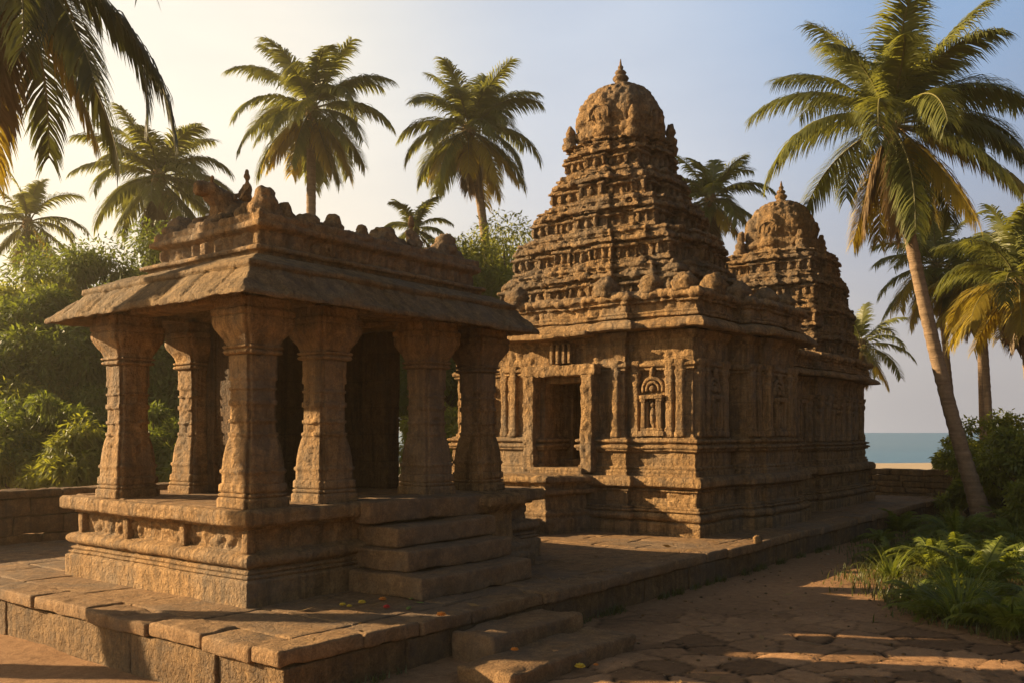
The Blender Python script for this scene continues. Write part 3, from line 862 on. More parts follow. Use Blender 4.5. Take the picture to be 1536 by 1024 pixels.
# worn carvings along the roof edge
RZ = 5.56
def lump(x, y, s, h, k):
    blobs = [ellipsoid((x, y, RZ + h * 0.32), (s * 0.56, s * 0.56, h * 0.45)), ellipsoid((x + 0.02, y, RZ + h * 0.72), (s * 0.42, s * 0.42, h * 0.33)),
             ellipsoid((x - s * 0.35, y + 0.03, RZ + h * 0.25), (s * 0.35, s * 0.4, h * 0.3)), ellipsoid((x + s * 0.4, y - 0.02, RZ + h * 0.2), (s * 0.35, s * 0.4, h * 0.26)),
             rbox((x, y, RZ + 0.02), (s * 1.2, s * 1.0, 0.12), 0.03, 0.1)]
    v, q, t = solid(blobs, 0.028)
    return build((v, q, t), 'roof_carving', M_PAV, pav, wx=dict(rough=0.03, big=0.05, carve=0.02, seed=100 + k, cf=(13, 13, 13)))
def seated(x, y, z, s, k, face=0.0, name='seated_figure'):
    c, sn = math.cos(face), math.sin(face)
    def P(a, b, h): return (x + (a * c - b * sn) * s, y + (a * sn + b * c) * s, z + h * s)
    bl = [ellipsoid(P(0, 0, 0.16), (0.20 * s, 0.20 * s, 0.16 * s)), ellipsoid(P(-0.03, 0, 0.42), (0.14 * s, 0.15 * s, 0.26 * s)),
          ellipsoid(P(0.0, 0, 0.80), (0.11 * s, 0.10 * s, 0.13 * s)), ellipsoid(P(0, 0, 0.95), (0.07 * s, 0.07 * s, 0.12 * s)),
          tube([P(-0.02, 0.15, 0.58), P(0.10, 0.20, 0.40), P(0.22, 0.12, 0.30)], 0.05 * s), tube([P(-0.02, -0.15, 0.58), P(0.10, -0.20, 0.40), P(0.22, -0.12, 0.30)], 0.05 * s),
          tube([P(0, 0.12, 0.12), P(0.28, 0.2, 0.22), P(0.34, 0.10, 0.03)], 0.08 * s), tube([P(0, -0.12, 0.12), P(0.28, -0.2, 0.22), P(0.34, -0.10, 0.03)], 0.08 * s),
          tube([P(-0.02, 0, 0.6), P(0, 0, 0.75)], 0.06 * s)]
    v, q, t = solid(bl, 0.02)
    return build((v, q, t), name, M_PAV, pav, wx=dict(rough=0.012, big=0.02, carve=0.008, seed=130 + k, cf=(18, 18, 18)))
def lying_bull(x, y, k):
    """a kneeling bull, facing -X"""
    z = RZ
    bl = [ellipsoid((x + 0.10, y, z + 0.24), (0.46, 0.27, 0.25)), ellipsoid((x - 0.18, y, z + 0.40), (0.20, 0.19, 0.18)),
          tube([(x - 0.15, y, z + 0.34), (x - 0.36, y, z + 0.50), (x - 0.44, y, z + 0.56)], [0.18, 0.14, 0.12]), ellipsoid((x - 0.50, y, z + 0.52), (0.16, 0.10, 0.11), tilt=None),
          tube([(x - 0.42, y - 0.07, z + 0.62), (x - 0.44, y - 0.14, z + 0.70)], [0.035, 0.02]), tube([(x - 0.42, y + 0.07, z + 0.62), (x - 0.44, y + 0.14, z + 0.70)], [0.035, 0.02]),
          tube([(x - 0.2, y - 0.2, z + 0.16), (x - 0.46, y - 0.24, z + 0.08), (x - 0.30, y - 0.26, z + 0.05)], 0.08), tube([(x - 0.2, y + 0.2, z + 0.16), (x - 0.46, y + 0.24, z + 0.08)], 0.08),
          tube([(x + 0.4, y - 0.18, z + 0.18), (x + 0.2, y - 0.30, z + 0.08)], 0.10), rbox((x, y, z + 0.01), (1.1, 0.62, 0.14), 0.03, 0.1)]
    v, q, t = solid(bl, 0.026)
    return build((v, q, t), 'lying_bull_carving', M_PAV, pav, wx=dict(rough=0.022, big=0.03, carve=0.016, seed=140 + k, cf=(12, 12, 12)))
lying_bull(7.95, 11.25, 0)
seated(7.95, 10.95, RZ + 0.40, 0.44, 0, math.pi)
for i, (xx, yy, ss, hh) in enumerate([(7.64, 10.14, 0.34, 0.42), (7.66, 10.52, 0.24, 0.26), (7.6, 12.08, 0.36, 0.28), (8.0, 10.16, 0.24, 0.30), (8.34, 10.14, 0.36, 0.20), (8.86, 10.2, 0.24, 0.28), (9.18, 10.16, 0.20, 0.13), (9.44, 10.18, 0.22, 0.24), (9.86, 10.16, 0.44, 0.30), (10.2, 10.2, 0.26, 0.16), (10.92, 10.18, 0.24, 0.15), (11.34, 10.2, 0.42, 0.42), (8.5, 11.7, 0.5, 0.45), (11.3, 12.0, 0.4, 0.35), (8.15, 11.75, 0.42, 0.42)]):
    lump(xx, yy, ss, hh, i)
seated(10.5, 10.17, RZ + 0.02, 0.52, 1, -1.9)

# ---------------------------------------------------------------- temple
tem = thing('stone_temple', 'carved brown stone temple with two stepped towers rising behind the pavilion', 'temple', (20, 11.9, PLAT))
WP = [(17.5, 8.75), (19.05, 8.75), (19.05, 9.25), (19.6, 9.25), (19.6, 8.48), (20.25, 8.48), (20.25, 8.34), (21.8, 8.34), (21.8, 8.48), (22.45, 8.48), (22.45, 9.4), (22.9, 9.4), (22.9, 15.3), (17.5, 15.3), (17.5, 13.55), (17.34, 13.55)]
TAIL = [(17.34, 10.32), (17.5, 10.32)]
DY0, DY1 = 11.30, 12.56
NOTCH = [(17.34, DY1), (21.6, DY1), (21.6, DY0), (17.34, DY0)]
full, cut = WP + TAIL, WP + NOTCH + TAIL
SHR = [(22.7, 9.6), (23.3, 9.6), (23.3, 9.15), (25.5, 9.15), (25.5, 8.98), (28.4, 8.98), (28.4, 9.15), (30.2, 9.15), (30.2, 10.2), (30.38, 10.2), (30.38, 11.8), (30.2, 11.8), (30.2, 12.8), (22.7, 12.8)]
b0 = PLAT
def two(v, q, t, fr, carve, cf, seed, rough=0.007, big=0.014):
    va = weather(v, q, t, rough=rough, big=big, seed=seed); vb = weather(v, q, t, rough=rough, big=big, carve=carve, seed=seed, cf=cf)
    return va + (vb - va) * fr[:, None], q, t
def temple_body(full, cut, zs, seed):
    """plinth, wall foot and wall, frieze, cornice and parapet round one plan; zs squeezes what stands on the plinth"""
    Z = lambda z: 1.76 + (z - 1.76) * zs
    prof = [(0.34, b0 - 0.02), (0.34, b0 + 0.24), (0.29, b0 + 0.26)] + torus(0.25, 0.11, b0 + 0.28, b0 + 0.46, 7) + [(0.25, b0 + 0.475), (0.31, b0 + 0.485), (0.31, b0 + 0.525), (0.24, b0 + 0.535), (0.27, b0 + 0.545), (0.27, b0 + 0.58), (0.17, b0 + 0.59), (0.17, b0 + 0.90), (0.23, b0 + 0.91), (0.23, b0 + 0.94), (0.19, b0 + 0.95), (0.28, b0 + 0.99), (0.35, b0 + 1.02), (0.36, b0 + 1.14), (0.33, b0 + 1.16), (0.33, b0 + 1.19), (0.28, b0 + 1.22), (0.12, b0 + 1.24), (0.0, b0 + 1.245)]
    v, q, t = loft_plan(full, prof, 0.05, 0.028)
    fr = sstep(1.13, 1.17, v[:, 2]) * sstep(1.44, 1.40, v[:, 2])
    build(two(v, q, t, fr, 0.03, (9, 9, 7), seed), 'plinth', M_TEMPLE, tem)
    wallp = [(0.16, 1.76), (0.16, 1.88), (0.11, 1.90), (0.14, 1.92), (0.14, 1.96), (0.09, 1.98), (0.11, 2.12), (0.09, 2.27), (0.17, 2.30), (0.17, 2.33)] + torus(0.16, 0.06, 2.34, 2.43, 5) + [(0.12, 2.44), (0.12, 2.47)] + torus(0.14, 0.06, 2.475, 2.56, 5) + [(0.10, 2.565), (0.10, 2.59), (0.04, 2.60), (0.03, 2.66), (0, 2.68), (0, 3.97)]
    v, q, t = loft_plan(cut, [(o, Z(z)) for o, z in wallp], 0.045, 0.03)
    build(two(v, q, t, sstep(Z(2.68), Z(2.75), v[:, 2]), 0.016, (12, 12, 7), seed + 1), 'wall', M_TEMPLE, tem)
    upp = [(0, 3.97), (0, 4.04), (0.06, 4.05), (0.06, 4.09), (0.03, 4.10), (0.10, 4.13), (0.11, 4.18), (0.07, 4.22), (0.03, 4.24), (0.03, 4.70), (0.07, 4.71), (0.07, 4.75), (0.11, 4.77), (0.12, 4.83), (0.12, 4.87)]
    v, q, t = loft_plan(full, [(o, Z(z)) for o, z in upp], 0.045, 0.03, True, False)
    build(two(v, q, t, sstep(Z(4.26), Z(4.30), v[:, 2]) * sstep(Z(4.69), Z(4.66), v[:, 2]), 0.034, (9, 9, 6), seed + 1), 'frieze', M_TEMPLE, tem)
    cor = kapota(0.12, 0.36, 4.86, 5.12) + [(0.16, 5.14), (0.24, 5.15), (0.24, 5.20), (0.17, 5.21), (0.21, 5.23), (0.21, 5.27), (0.14, 5.28), (0.14, 5.46), (0.22, 5.47), (0.22, 5.50), (0.18, 5.51), (0.28, 5.56), (0.30, 5.62), (0.24, 5.70), (0.10, 5.74), (-0.3, 5.78)]
    v, q, t = loft_plan(full, [(o, Z(z)) for o, z in cor], 0.045, 0.03, False, True)
    build(two(v, q, t, sstep(Z(5.28), Z(5.31), v[:, 2]), 0.035, (9, 9, 7), seed + 3, 0.012, 0.035), 'cornice', M_TEMPLE, tem)
temple_body(full, cut, 1.0, 200)
temple_body(SHR, SHR, 0.80, 230)

# pilasters
def pilaster(x, y, nx, ny, wd=0.24, k=0, z0=2.6, z1=4.26, d=0.10):
    """a half-round-edged pilaster with base and cushion capital, standing proud of a wall with normal (nx, ny)"""
    h = z1 - z0
    prof = [(1.35, 0), (1.35, 0.10), (1.15, 0.13), (1.25, 0.17), (1.0, 0.22), (0.98, h - 0.50), (1.08, h - 0.48), (1.08, h - 0.44), (0.92, h - 0.42), (0.95, h - 0.36), (1.25, h - 0.30), (1.28, h - 0.24), (0.95, h - 0.20), (1.0, h - 0.16), (1.45, h - 0.08), (1.5, h)]
    P = []
    for o, z in dens(prof, 0.05):
        hw, hd = wd / 2 * o, d * (0.6 + 0.4 * o)
        P.append(sq_ring((x, y), hw if ny else hd, hd if ny else hw, z0 + z, 24, 7))
    return build(rings(P, True, True), 'pilaster', M_TEMPLE, tem, wx=dict(rough=0.010, big=0.018, carve=0.005, seed=210 + k))
k = 0
for yy in (9.02, 9.28, 10.10, 10.52, 13.35, 13.75, 15.05): pilaster(17.5 if yy < 10.3 or yy > 13.6 else 17.34, yy, -1, 0, 0.19, k); k += 1
for xx, yy in ((17.68, 8.75), (17.98, 8.75), (18.88, 8.75), (19.74, 8.48), (20.1, 8.48), (20.42, 8.34), (21.64, 8.34), (22.3, 8.48), (23.45, 9.15), (24.3, 9.15), (25.3, 9.15), (25.68, 8.98), (26.3, 8.98), (27.6, 8.98), (28.22, 8.98), (28.6, 9.15), (29.3, 9.15), (30.02, 9.15)):
    pilaster(xx, yy, 0, -1, 0.22, k, d=0.14, **(dict(z0=2.43, z1=3.76) if xx > 23 else {})); k += 1

def orient(v, x, y, face):
    """local frame: u along the wall, w out of the wall, z up -> world; face 'x' looks to -X, 'y' looks to -Y"""
    u, w_, z = v[:, 0], v[:, 1], v[:, 2]
    if face == 'x': return np.stack([x - w_, y - u, z], 1)
    if face == 'y': return np.stack([x + u, y - w_, z], 1)
    if face == 'X': return np.stack([x + w_, y + u, z], 1)
    return np.stack([x - u, y + w_, z], 1)

def niche(x, y, face, k, wd=0.62, z0=2.62, h=1.25):
    """a carved niche: sill, two colonnettes, lintel, horseshoe gable with an eye, and a worn figure inside"""
    mb = MB()
    def add(vqt): mb.add(orient(vqt[0], x, y, face), vqt[1], vqt[2])
    add(rbox((0, 0.07, z0 + 0.06), (wd * 1.25, 0.16, 0.12), 0.02, 0.06)); add(rbox((0, 0.06, z0 + 0.15), (wd * 1.1, 0.12, 0.07), 0.02, 0.06))
    for s in (-1, 1):
        add(rbox((s * wd * 0.40, 0.07, z0 + 0.18 + 0.30), (0.10, 0.13, 0.62), 0.02, 0.05)); add(rbox((s * wd * 0.24, 0.05, z0 + 0.18 + 0.29), (0.06, 0.10, 0.58), 0.02, 0.05))
        add(rbox((s * wd * 0.40, 0.075, z0 + 0.78), (0.15, 0.16, 0.07), 0.02, 0.05))
    add(rbox((0, 0.08, z0 + 0.85), (wd * 1.15, 0.18, 0.09), 0.02, 0.06))
    o = build(mb, 'niche', M_TEMPLE, tem, wx=dict(rough=0.008, big=0.015, carve=0.006, seed=300 + k))
    mb = MB()
    a = np.linspace(-0.25, math.pi + 0.25, 22)
    gs = wd / 0.62
    for rr, th, ww in ((0.30 * gs, 0.05 * gs, 0.07), (0.18 * gs, 0.035, 0.08)):
        pts = np.stack([np.cos(a) * rr, np.full_like(a, ww * 0.5), z0 + 1.02 + np.sin(a) * rr], 1)
        v, q, t = tube(pts, th, 8)
        mb.add(orient(v, x, y, face), q, t)
    add2 = ellipsoid((0, 0.05, z0 + 1.03), (0.075, 0.06, 0.075), 12, 8); mb.add(orient(add2[0], x, y, face), add2[1], add2[2])
    add2 = ellipsoid((0, 0.07, z0 + 1.40), (0.06, 0.06, 0.10), 10, 8); mb.add(orient(add2[0], x, y, face), add2[1], add2[2])
    build(mb, 'gable', M_TEMPLE, o, wx=dict(rough=0.010, big=0.015, seed=320 + k))
    mb = MB()
    for c, r in (((0, 0.03, z0 + 0.42), (0.075, 0.07, 0.22)), ((0, 0.04, z0 + 0.68), (0.05, 0.05, 0.065)), ((0.02, 0.03, z0 + 0.26), (0.06, 0.05, 0.12))):
        e = ellipsoid(c, r, 12, 8); mb.add(orient(e[0], x, y, face), e[1], e[2])
    build(mb, 'carved_figure', M_TEMPLE, o, wx=dict(rough=0.012, big=0.01, seed=340 + k))
for i, (xx, yy, f, wd) in enumerate([(17.5, 9.68, 'x', 0.50), (17.5, 14.35, 'x', 0.56), (18.42, 8.75, 'y', 0.50), (21.03, 8.34, 'y', 0.60), (26.95, 8.98, 'y', 0.7), (28.95, 9.15, 'y', 0.42)]):
    niche(xx, yy, f, i, wd, **(dict(z0=2.45, h=1.0) if xx > 23 else {}))

# blind windows: tall dark slots between pilasters on the side walls are modelled as framed panels
def panel(x, y, face, k, wd=0.5, z0=2.7, z1=4.0):
    mb = MB()
    for s in (-1, 1):
        v, q, t = rbox((s * wd / 2, 0.05, (z0 + z1) / 2), (0.09, 0.12, z1 - z0), 0.02, 0.07); mb.add(orient(v, x, y, face), q, t)
    v, q, t = rbox((0, 0.06, z1 + 0.03), (wd + 0.14, 0.15, 0.09), 0.02, 0.07); mb.add(orient(v, x, y, face), q, t)
    v, q, t = rbox((0, 0.03, (z0 + z1) / 2), (0.12, 0.08, z1 - z0 - 0.1), 0.02, 0.07); mb.add(orient(v, x, y, face), q, t)
    build(mb, 'wall_panel', M_TEMPLE, tem, wx=dict(rough=0.010, big=0.015, seed=360 + k))
for i, (xx, yy, f) in enumerate([(19.92, 8.48, 'y'), (22.0, 8.48, 'y'), (23.88, 9.15, 'y'), (24.8, 9.15, 'y'), (25.98, 8.98, 'y'), (27.92, 8.98, 'y'), (29.65, 9.15, 'y')]): panel(xx, yy, f, i, 0.36 if xx < 23 else 0.42, *((2.7, 4.0) if xx < 23 else (2.5, 3.52)))

# doorway: carved jambs in two orders, lintel band, projecting hood, sill
door = build(rbox((17.22, (DY0 + DY1) / 2, 4.10), (0.36, 2.05, 0.24), 0.025, 0.05), 'doorway', M_TEMPLE, tem, wx=dict(rough=0.010, big=0.015, carve=0.02, seed=380, cf=(12, 12, 10)))
for s, yy in ((-1, DY0), (1, DY1)):
    build(rbox((17.20, yy + s * 0.17, 2.90), (0.34, 0.30, 2.17), 0.025, 0.04), 'jamb', M_TEMPLE, door, wx=dict(rough=0.010, big=0.015, carve=0.024, seed=381 + s, cf=(13, 13, 9)))
    build(rbox((17.50, yy - s * 0.05, 2.90), (0.40, 0.14, 2.14), 0.02, 0.05), 'inner_jamb', M_TEMPLE, door, wx=dict(rough=0.010, big=0.012, carve=0.012, seed=384 + s, cf=(13, 13, 6)))
build(rbox((17.55, (DY0 + DY1) / 2, 3.90), (0.4, 1.3, 0.14), 0.02, 0.05), 'inner_lintel', M_TEMPLE, door, wx=dict(rough=0.010, big=0.012, seed=388))
build(rbox((17.05, (DY0 + DY1) / 2 + 0.25, 4.85), (0.7, 2.5, 0.10), 0.035, 0.05), 'hood', M_TEMPLE, door, wx=dict(rough=0.012, big=0.03, seed=389))
for j in range(4): build(rbox((17.2, 11.62 + j * 0.16, 4.48), (0.26, 0.085, 0.44), 0.02, 0.05), 'lintel_block', M_TEMPLE, door, wx=dict(rough=0.010, big=0.012, seed=390 + j))
build(rbox((17.6, (DY0 + DY1) / 2, 1.83), (1.3, 1.5, 0.16), 0.03, 0.07), 'door_sill', M_TEMPLE, door, wx=dict(rough=0.010, big=0.02, seed=395))
build(rbox((18.6, (DY0 + DY1) / 2, 1.90), (1.3, 1.4, 0.34), 0.03, 0.08), 'inner_step', M_TEMPLE, door, wx=dict(rough=0.010, big=0.02, seed=396))
build(rbox((18.5, 12.45, 2.95), (0.5, 0.32, 2.2), 0.02, 0.06), 'inner_jamb', M_TEMPLE, door, wx=dict(rough=0.010, big=0.012, carve=0.012, seed=386, cf=(13, 13, 6)))
build(rbox((18.5, 11.33, 2.95), (0.5, 0.2, 2.2), 0.02, 0.06), 'inner_jamb', M_TEMPLE, door, wx=dict(rough=0.010, big=0.012, carve=0.012, seed=387, cf=(13, 13, 6)))
build(rbox((15.45, 12.3, PLAT + 0.16), (0.75, 1.7, 0.36), 0.04, 0.07), 'porch_step', M_TEMPLE, tem, wx=dict(rough=0.012, big=0.03, seed=399))
# porch in front of the door
v, q, t = loft_plan([(15.85, 11.38), (17.2, 11.0), (17.2, 13.35), (15.85, 13.35)], [(0.1, b0 - 0.02), (0.1, b0 + 0.28), (0.02, b0 + 0.32), (0.06, b0 + 0.42), (-0.10, b0 + 0.50), (-0.12, b0 + 0.80), (0.04, b0 + 0.84), (0.05, b0 + 0.92), (-0.05, b0 + 0.95), (-0.02, b0 + 1.05), (0.10, b0 + 1.09), (0.10, b0 + 1.19), (0.0, b0 + 1.23)], 0.05, 0.04, False, True)
build((v, q, t), 'porch', M_TEMPLE, tem, wx=dict(rough=0.008, big=0.02, carve=0.014, seed=398))

# miniature shrines: small domed or barrel-roofed models that line the tower storeys
def shrine_mesh(wd, dp, h, kind, seed):
    """local frame: u along, w out of the wall; stands at z=0"""
    mb = MB()
    hw, hd = wd / 2, dp / 2
    rp = [(-hw, -hd), (hw, -hd), (hw, hd), (-hw, hd)]
    pr = [(0.03, 0), (0.03, 0.08 * h), (-0.02, 0.10 * h), (-0.02, 0.14 * h), (0.0, 0.16 * h), (-0.05, 0.18 * h), (-0.05, 0.46 * h), (0.0, 0.49 * h), (0.06, 0.52 * h), (0.05, 0.58 * h), (-0.01, 0.62 * h), (-0.05, 0.64 * h), (-0.05, 0.68 * h)]
    v, q, t = loft_plan(rp, pr, 0.06, 0.045, True, True); mb.add(v, q, t)
    if kind == 'dome':
        v, q, t = lathe((0, 0, 0.66 * h), [(hw * 0.8, 0), (hw * 1.12, 0.05 * h), (hw * 1.08, 0.12 * h), (hw * 0.85, 0.19 * h), (hw * 0.5, 0.25 * h), (hw * 0.18, 0.28 * h), (hw * 0.22, 0.31 * h), (hw * 0.05, 0.38 * h)], 20, 4, 0.05, True, 0, 1.0, dp / wd); mb.add(v, q, t)
    else:
        a = np.linspace(0, math.pi, 11)
        P = [np.stack([np.full(11, u), np.cos(a) * hd * 1.1, 0.66 * h + np.sin(a) ** 0.8 * 0.28 * h], 1) for u in np.linspace(-hw * 1.05, hw * 1.05, max(6, int(wd / 0.07)))]
        P = np.stack(P); n0, n1 = P.shape[:2]
        idx = np.arange(n0 * n1).reshape(n0, n1)
        q = np.stack([idx[:-1, :-1], idx[:-1, 1:], idx[1:, 1:], idx[1:, :-1]], -1).reshape(-1, 4)
        pv = P.reshape(-1, 3)
        tt = [[idx[0, k], idx[0, 0], idx[0, k + 1]] for k in range(1, n1 - 1)] + [[idx[-1, k], idx[-1, k + 1], idx[-1, 0]] for k in range(1, n1 - 1)]
        mb.add(pv, q[:, ::-1], np.array(tt))
        ar = np.linspace(-0.2, math.pi + 0.2, 14)
        v, q, t = tube(np.stack([np.cos(ar) * hd * 0.8, np.full_like(ar, hd * 1.1), 0.72 * h + np.sin(ar) * 0.2 * h], 1), 0.045, 7); mb.add(v, q, t)
        for u in np.linspace(-hw * 0.7, hw * 0.7, 3):
            v, q, t = lathe((u, 0, 0.93 * h), [(0.035, 0), (0.05, 0.03), (0.012, 0.10)], 8); mb.add(v, q, t)
    # niche frame and figure
    for s in (-1, 1):
        v, q, t = rbox((s * hw * 0.86, hd * 0.95, 0.33 * h), (0.09, 0.1, 0.30 * h), 0.02, 0.06); mb.add(v, q, t)
    v, q, t = ellipsoid((0, hd * 0.85, 0.30 * h), (hw * 0.34, 0.08, 0.14 * h), 10, 8); mb.add(v, q, t)
    v, q, t = ellipsoid((0, hd * 0.9, 0.43 * h), (hw * 0.2, 0.07, 0.06 * h), 8, 6); mb.add(v, q, t)
    V, Q, T = mb.arrays()
    V = weather(V, Q, T, rough=0.022, big=0.045, carve=0.022, seed=seed, off=(seed * 3.1, 0, 0), cf=(13, 13, 11))
    return V, Q, T
SH = {}
for kind in ('dome', 'barrel'):
    for j in range(3):
        wd = 0.52 if kind == 'dome' else 0.86
        v, q, t = shrine_mesh(wd, 0.42, 0.9, kind, 400 + j + (10 if kind == 'barrel' else 0))
        SH[kind, j] = mesh_from('miniature_shrine', v, q, t, M_TOWER)
def put_shrine(parent, x, y, z, face, kind, sx=1.0, sz=1.0):
    o = bpy.data.objects.new('miniature_shrine', SH[kind, random.randrange(3)])
    link(o, parent)
    o.location = Vector(np.array([x, y, z]) - root_of(parent))
    o.rotation_euler = (random.uniform(-.03, .03), random.uniform(-.03, .03), {'x': R(90), 'y': R(180), 'X': R(-90), 'Y': 0}[face] + random.uniform(-.05, .05))
    o.scale = (sx * random.uniform(.93, 1.05), random.uniform(.9, 1.1), sz * random.uniform(.92, 1.06))

def tower(cx, cy, tiers, dome, label, seed):
    """tiers: (z0, z1, half x, half y at the foot of the storey, half x, half y at the next)"""
    z00, z01, a, b = tiers[0][:4]
    root = None
    for i, (z0, z1, a, b) in enumerate(tiers):
        h = z1 - z0
        na, nb = tiers[i + 1][2:4] if i + 1 < len(tiers) else (dome['r'] + 0.05, dome['r'] + 0.05)
        ai, bi = a - 0.16, b - 0.16                          # the storey wall stands behind its shrines
        pl = ratha(cx, cy, ai, bi, 0.15, 0.55, 0.55, 0.13)
        pr = [(0.12, z0 - 0.12), (0.14, z0 + 0.05 * h), (0.08, z0 + 0.06 * h), (0.11, z0 + 0.08 * h), (0.11, z0 + 0.11 * h), (0.03, z0 + 0.12 * h), (0.0, z0 + 0.15 * h), (-0.02, z0 + 0.52 * h), (0.06, z0 + 0.53 * h), (0.06, z0 + 0.57 * h), (0.03, z0 + 0.58 * h)] + \
             [(o, z) for o, z in kapota(0.06, 0.14, z0 + 0.60 * h, z0 + 0.76 * h, 5)] + [(0.11, z0 + 0.77 * h), (0.12, z0 + 0.80 * h), (0.07, z0 + 0.81 * h), (0.07, z0 + 0.88 * h), (0.11, z0 + 0.89 * h), (0.10, z0 + 0.95 * h), (0.04, z0 + 0.97 * h), (-0.1, z0 + h), (-(a - na) + 0.1, z1 + 0.01)]
        v, q, t = loft_plan(pl, pr, 0.04, 0.03, False, True)
        v = weather(v, q, t, rough=0.016, big=0.035, carve=0.04, seed=seed + i, cf=(9, 9, 8))
        o = build((v, q, t), 'tower' if root is None else 'storey', M_TOWER, tem if root is None else root)
        if root is None: root = o; root['label'] = label
        hs = h * 0.80 / 0.9
        for face, half, dep in (('x', bi, ai), ('y', ai, bi)):
            ln = 2 * half
            n = max(3, int(round(ln / 0.72)) // 2 * 2 + 1)
            for k in range(n):
                u = (-1 + 2 * (k + 0.5) / n) * half
                mid = abs(u) < half * 0.62 * 0.62
                dd = dep + (0.24 if mid else 0.12 if abs(u) < half * 0.78 else 0.0) - 0.09
                kind = 'barrel' if k == n // 2 else 'dome'
                px, py = {'x': (cx - dd, cy + u), 'y': (cx + u, cy - dd), 'X': (cx + dd, cy + u), 'Y': (cx + u, cy + dd)}[face]
                put_shrine(root, px, py, z0 + 0.02, face, kind, min(1.2, ln / n / (0.85 if kind == 'barrel' else 0.62)), hs * (1.12 if kind == 'barrel' else 1.0))
        for sx in (-1, 1):
            for sy in (-1, 1):
                put_shrine(root, cx + sx * (ai - 0.04), cy + sy * (bi - 0.04), z0 + 0.02, 'x' if sx < 0 else 'y', 'dome', 1.0, hs * 1.12)
    # the bulbous dome: square with rounded ribs
    zd, r, hd = dome['z'], dome['r'], dome['h']
    prof = [(0.94, 0), (1.0, 0.04), (0.95, 0.07), (0.94, 0.13), (1.0, 0.16), (1.02, 0.22), (0.97, 0.26), (0.95, 0.30), (0.98, 0.34), (1.0, 0.44), (0.98, 0.55), (0.93, 0.66), (0.85, 0.76), (0.74, 0.85), (0.60, 0.92), (0.45, 0.97), (0.32, 1.0)]
    P = []
    ns = 120
    for o, z in dens([(r * o, hd * z) for o, z in prof], 0.035):
        ring = sq_ring((cx, cy), o, o, zd + z, ns, 3.2 - 1.0 * z / hd)
        ang = np.arange(ns) / ns * 2 * math.pi
        rib = 1 + 0.06 * np.sign(np.cos(ang * 8)) * np.abs(np.cos(ang * 8)) ** 0.6 * (0.9 if z / hd < 0.7 else 0.3)
        ring[:, 0] = cx + (ring[:, 0] - cx) * rib; ring[:, 1] = cy + (ring[:, 1] - cy) * rib
        P.append(ring)
    v, q, t = rings(P, False, True)
    v = weather(v, q, t, rough=0.018, big=0.025, carve=0.04, seed=seed + 9, cf=(12, 12, 7))
    build((v, q, t), 'dome', M_TOWER, root)
    # gables on the dome's sides, worn corner pieces on its shoulder
    for face, dx, dy in (('x', -1, 0), ('y', 0, -1), ('X', 1, 0), ('Y', 0, 1)):
        mb = MB()
        ar = np.linspace(-0.35, math.pi + 0.35, 22)
        for rr, th in ((0.24, 0.04),):
            v, q, t = tube(np.stack([np.cos(ar) * rr * r / 0.9, np.full_like(ar, 0.04), zd + 0.42 * hd + np.sin(ar) * rr], 1), th, 8)
            mb.add(orient(v, cx + dx * r * 1.0, cy + dy * r * 1.0, face), q, t)
        v, q, t = ellipsoid((0, 0.02, zd + 0.42 * hd), (0.09, 0.07, 0.10), 12, 8); mb.add(orient(v, cx + dx * r, cy + dy * r, face), q, t)
        build(mb, 'gable', M_TOWER, root, wx=dict(rough=0.03, big=0.05, carve=0.02, seed=seed + 30))
    for sx in (-1, 1):
        for sy in (-1, 1):
            hh = random.uniform(0.8, 1.05) * hd * 0.46
            v, q, t = lathe((cx + sx * r * 0.92, cy + sy * r * 0.92, zd), [(0.17, 0), (0.19, hh * 0.2), (0.13, hh * 0.3), (0.15, hh * 0.5), (0.09, hh * 0.6), (0.12, hh * 0.75), (0.05, hh)], 14, 4)
            build((v, q, t), 'corner_piece', M_TOWER, root, wx=dict(rough=0.03, big=0.06, carve=0.02, seed=seed + 40 + sx + 3 * sy))
    zf, s = zd + hd * 0.985, dome['f']
    pr = [(0.30, 0), (0.30, 0.04), (0.20, 0.07), (0.15, 0.14), (0.16, 0.17), (0.19, 0.20), (0.21, 0.25), (0.18, 0.30), (0.10, 0.33), (0.13, 0.36), (0.15, 0.40), (0.12, 0.45), (0.06, 0.48), (0.08, 0.52), (0.08, 0.56), (0.04, 0.60), (0.035, 0.66), (0.012, 0.76)]
    build(lathe((cx, cy, zf), [(o * s, z * s) for o, z in pr], 24), 'finial', M_TOWER, root, wx=dict(rough=0.006, big=0.012, seed=seed + 50))
    return root
tower(19.98, 12.0, [(5.74, 6.60, 1.68, 2.46), (6.60, 7.46, 1.57, 2.16), (7.46, 8.26, 1.38, 1.70), (8.26, 9.04, 1.17, 1.28), (9.04, 9.78, 0.97, 0.99)], dict(z=9.74, r=0.99, h=1.68, f=0.98), 'taller stepped tower with a rounded top above the temple door', 500)
tower(28.0, 10.95, [(4.94, 5.74, 2.02, 1.74), (5.74, 6.58, 1.86, 1.68), (6.58, 7.42, 1.62, 1.54), (7.42, 8.20, 1.34, 1.34)], dict(z=8.16, r=1.02, h=1.75, f=0.95), 'smaller stepped tower at the rear of the temple', 600)
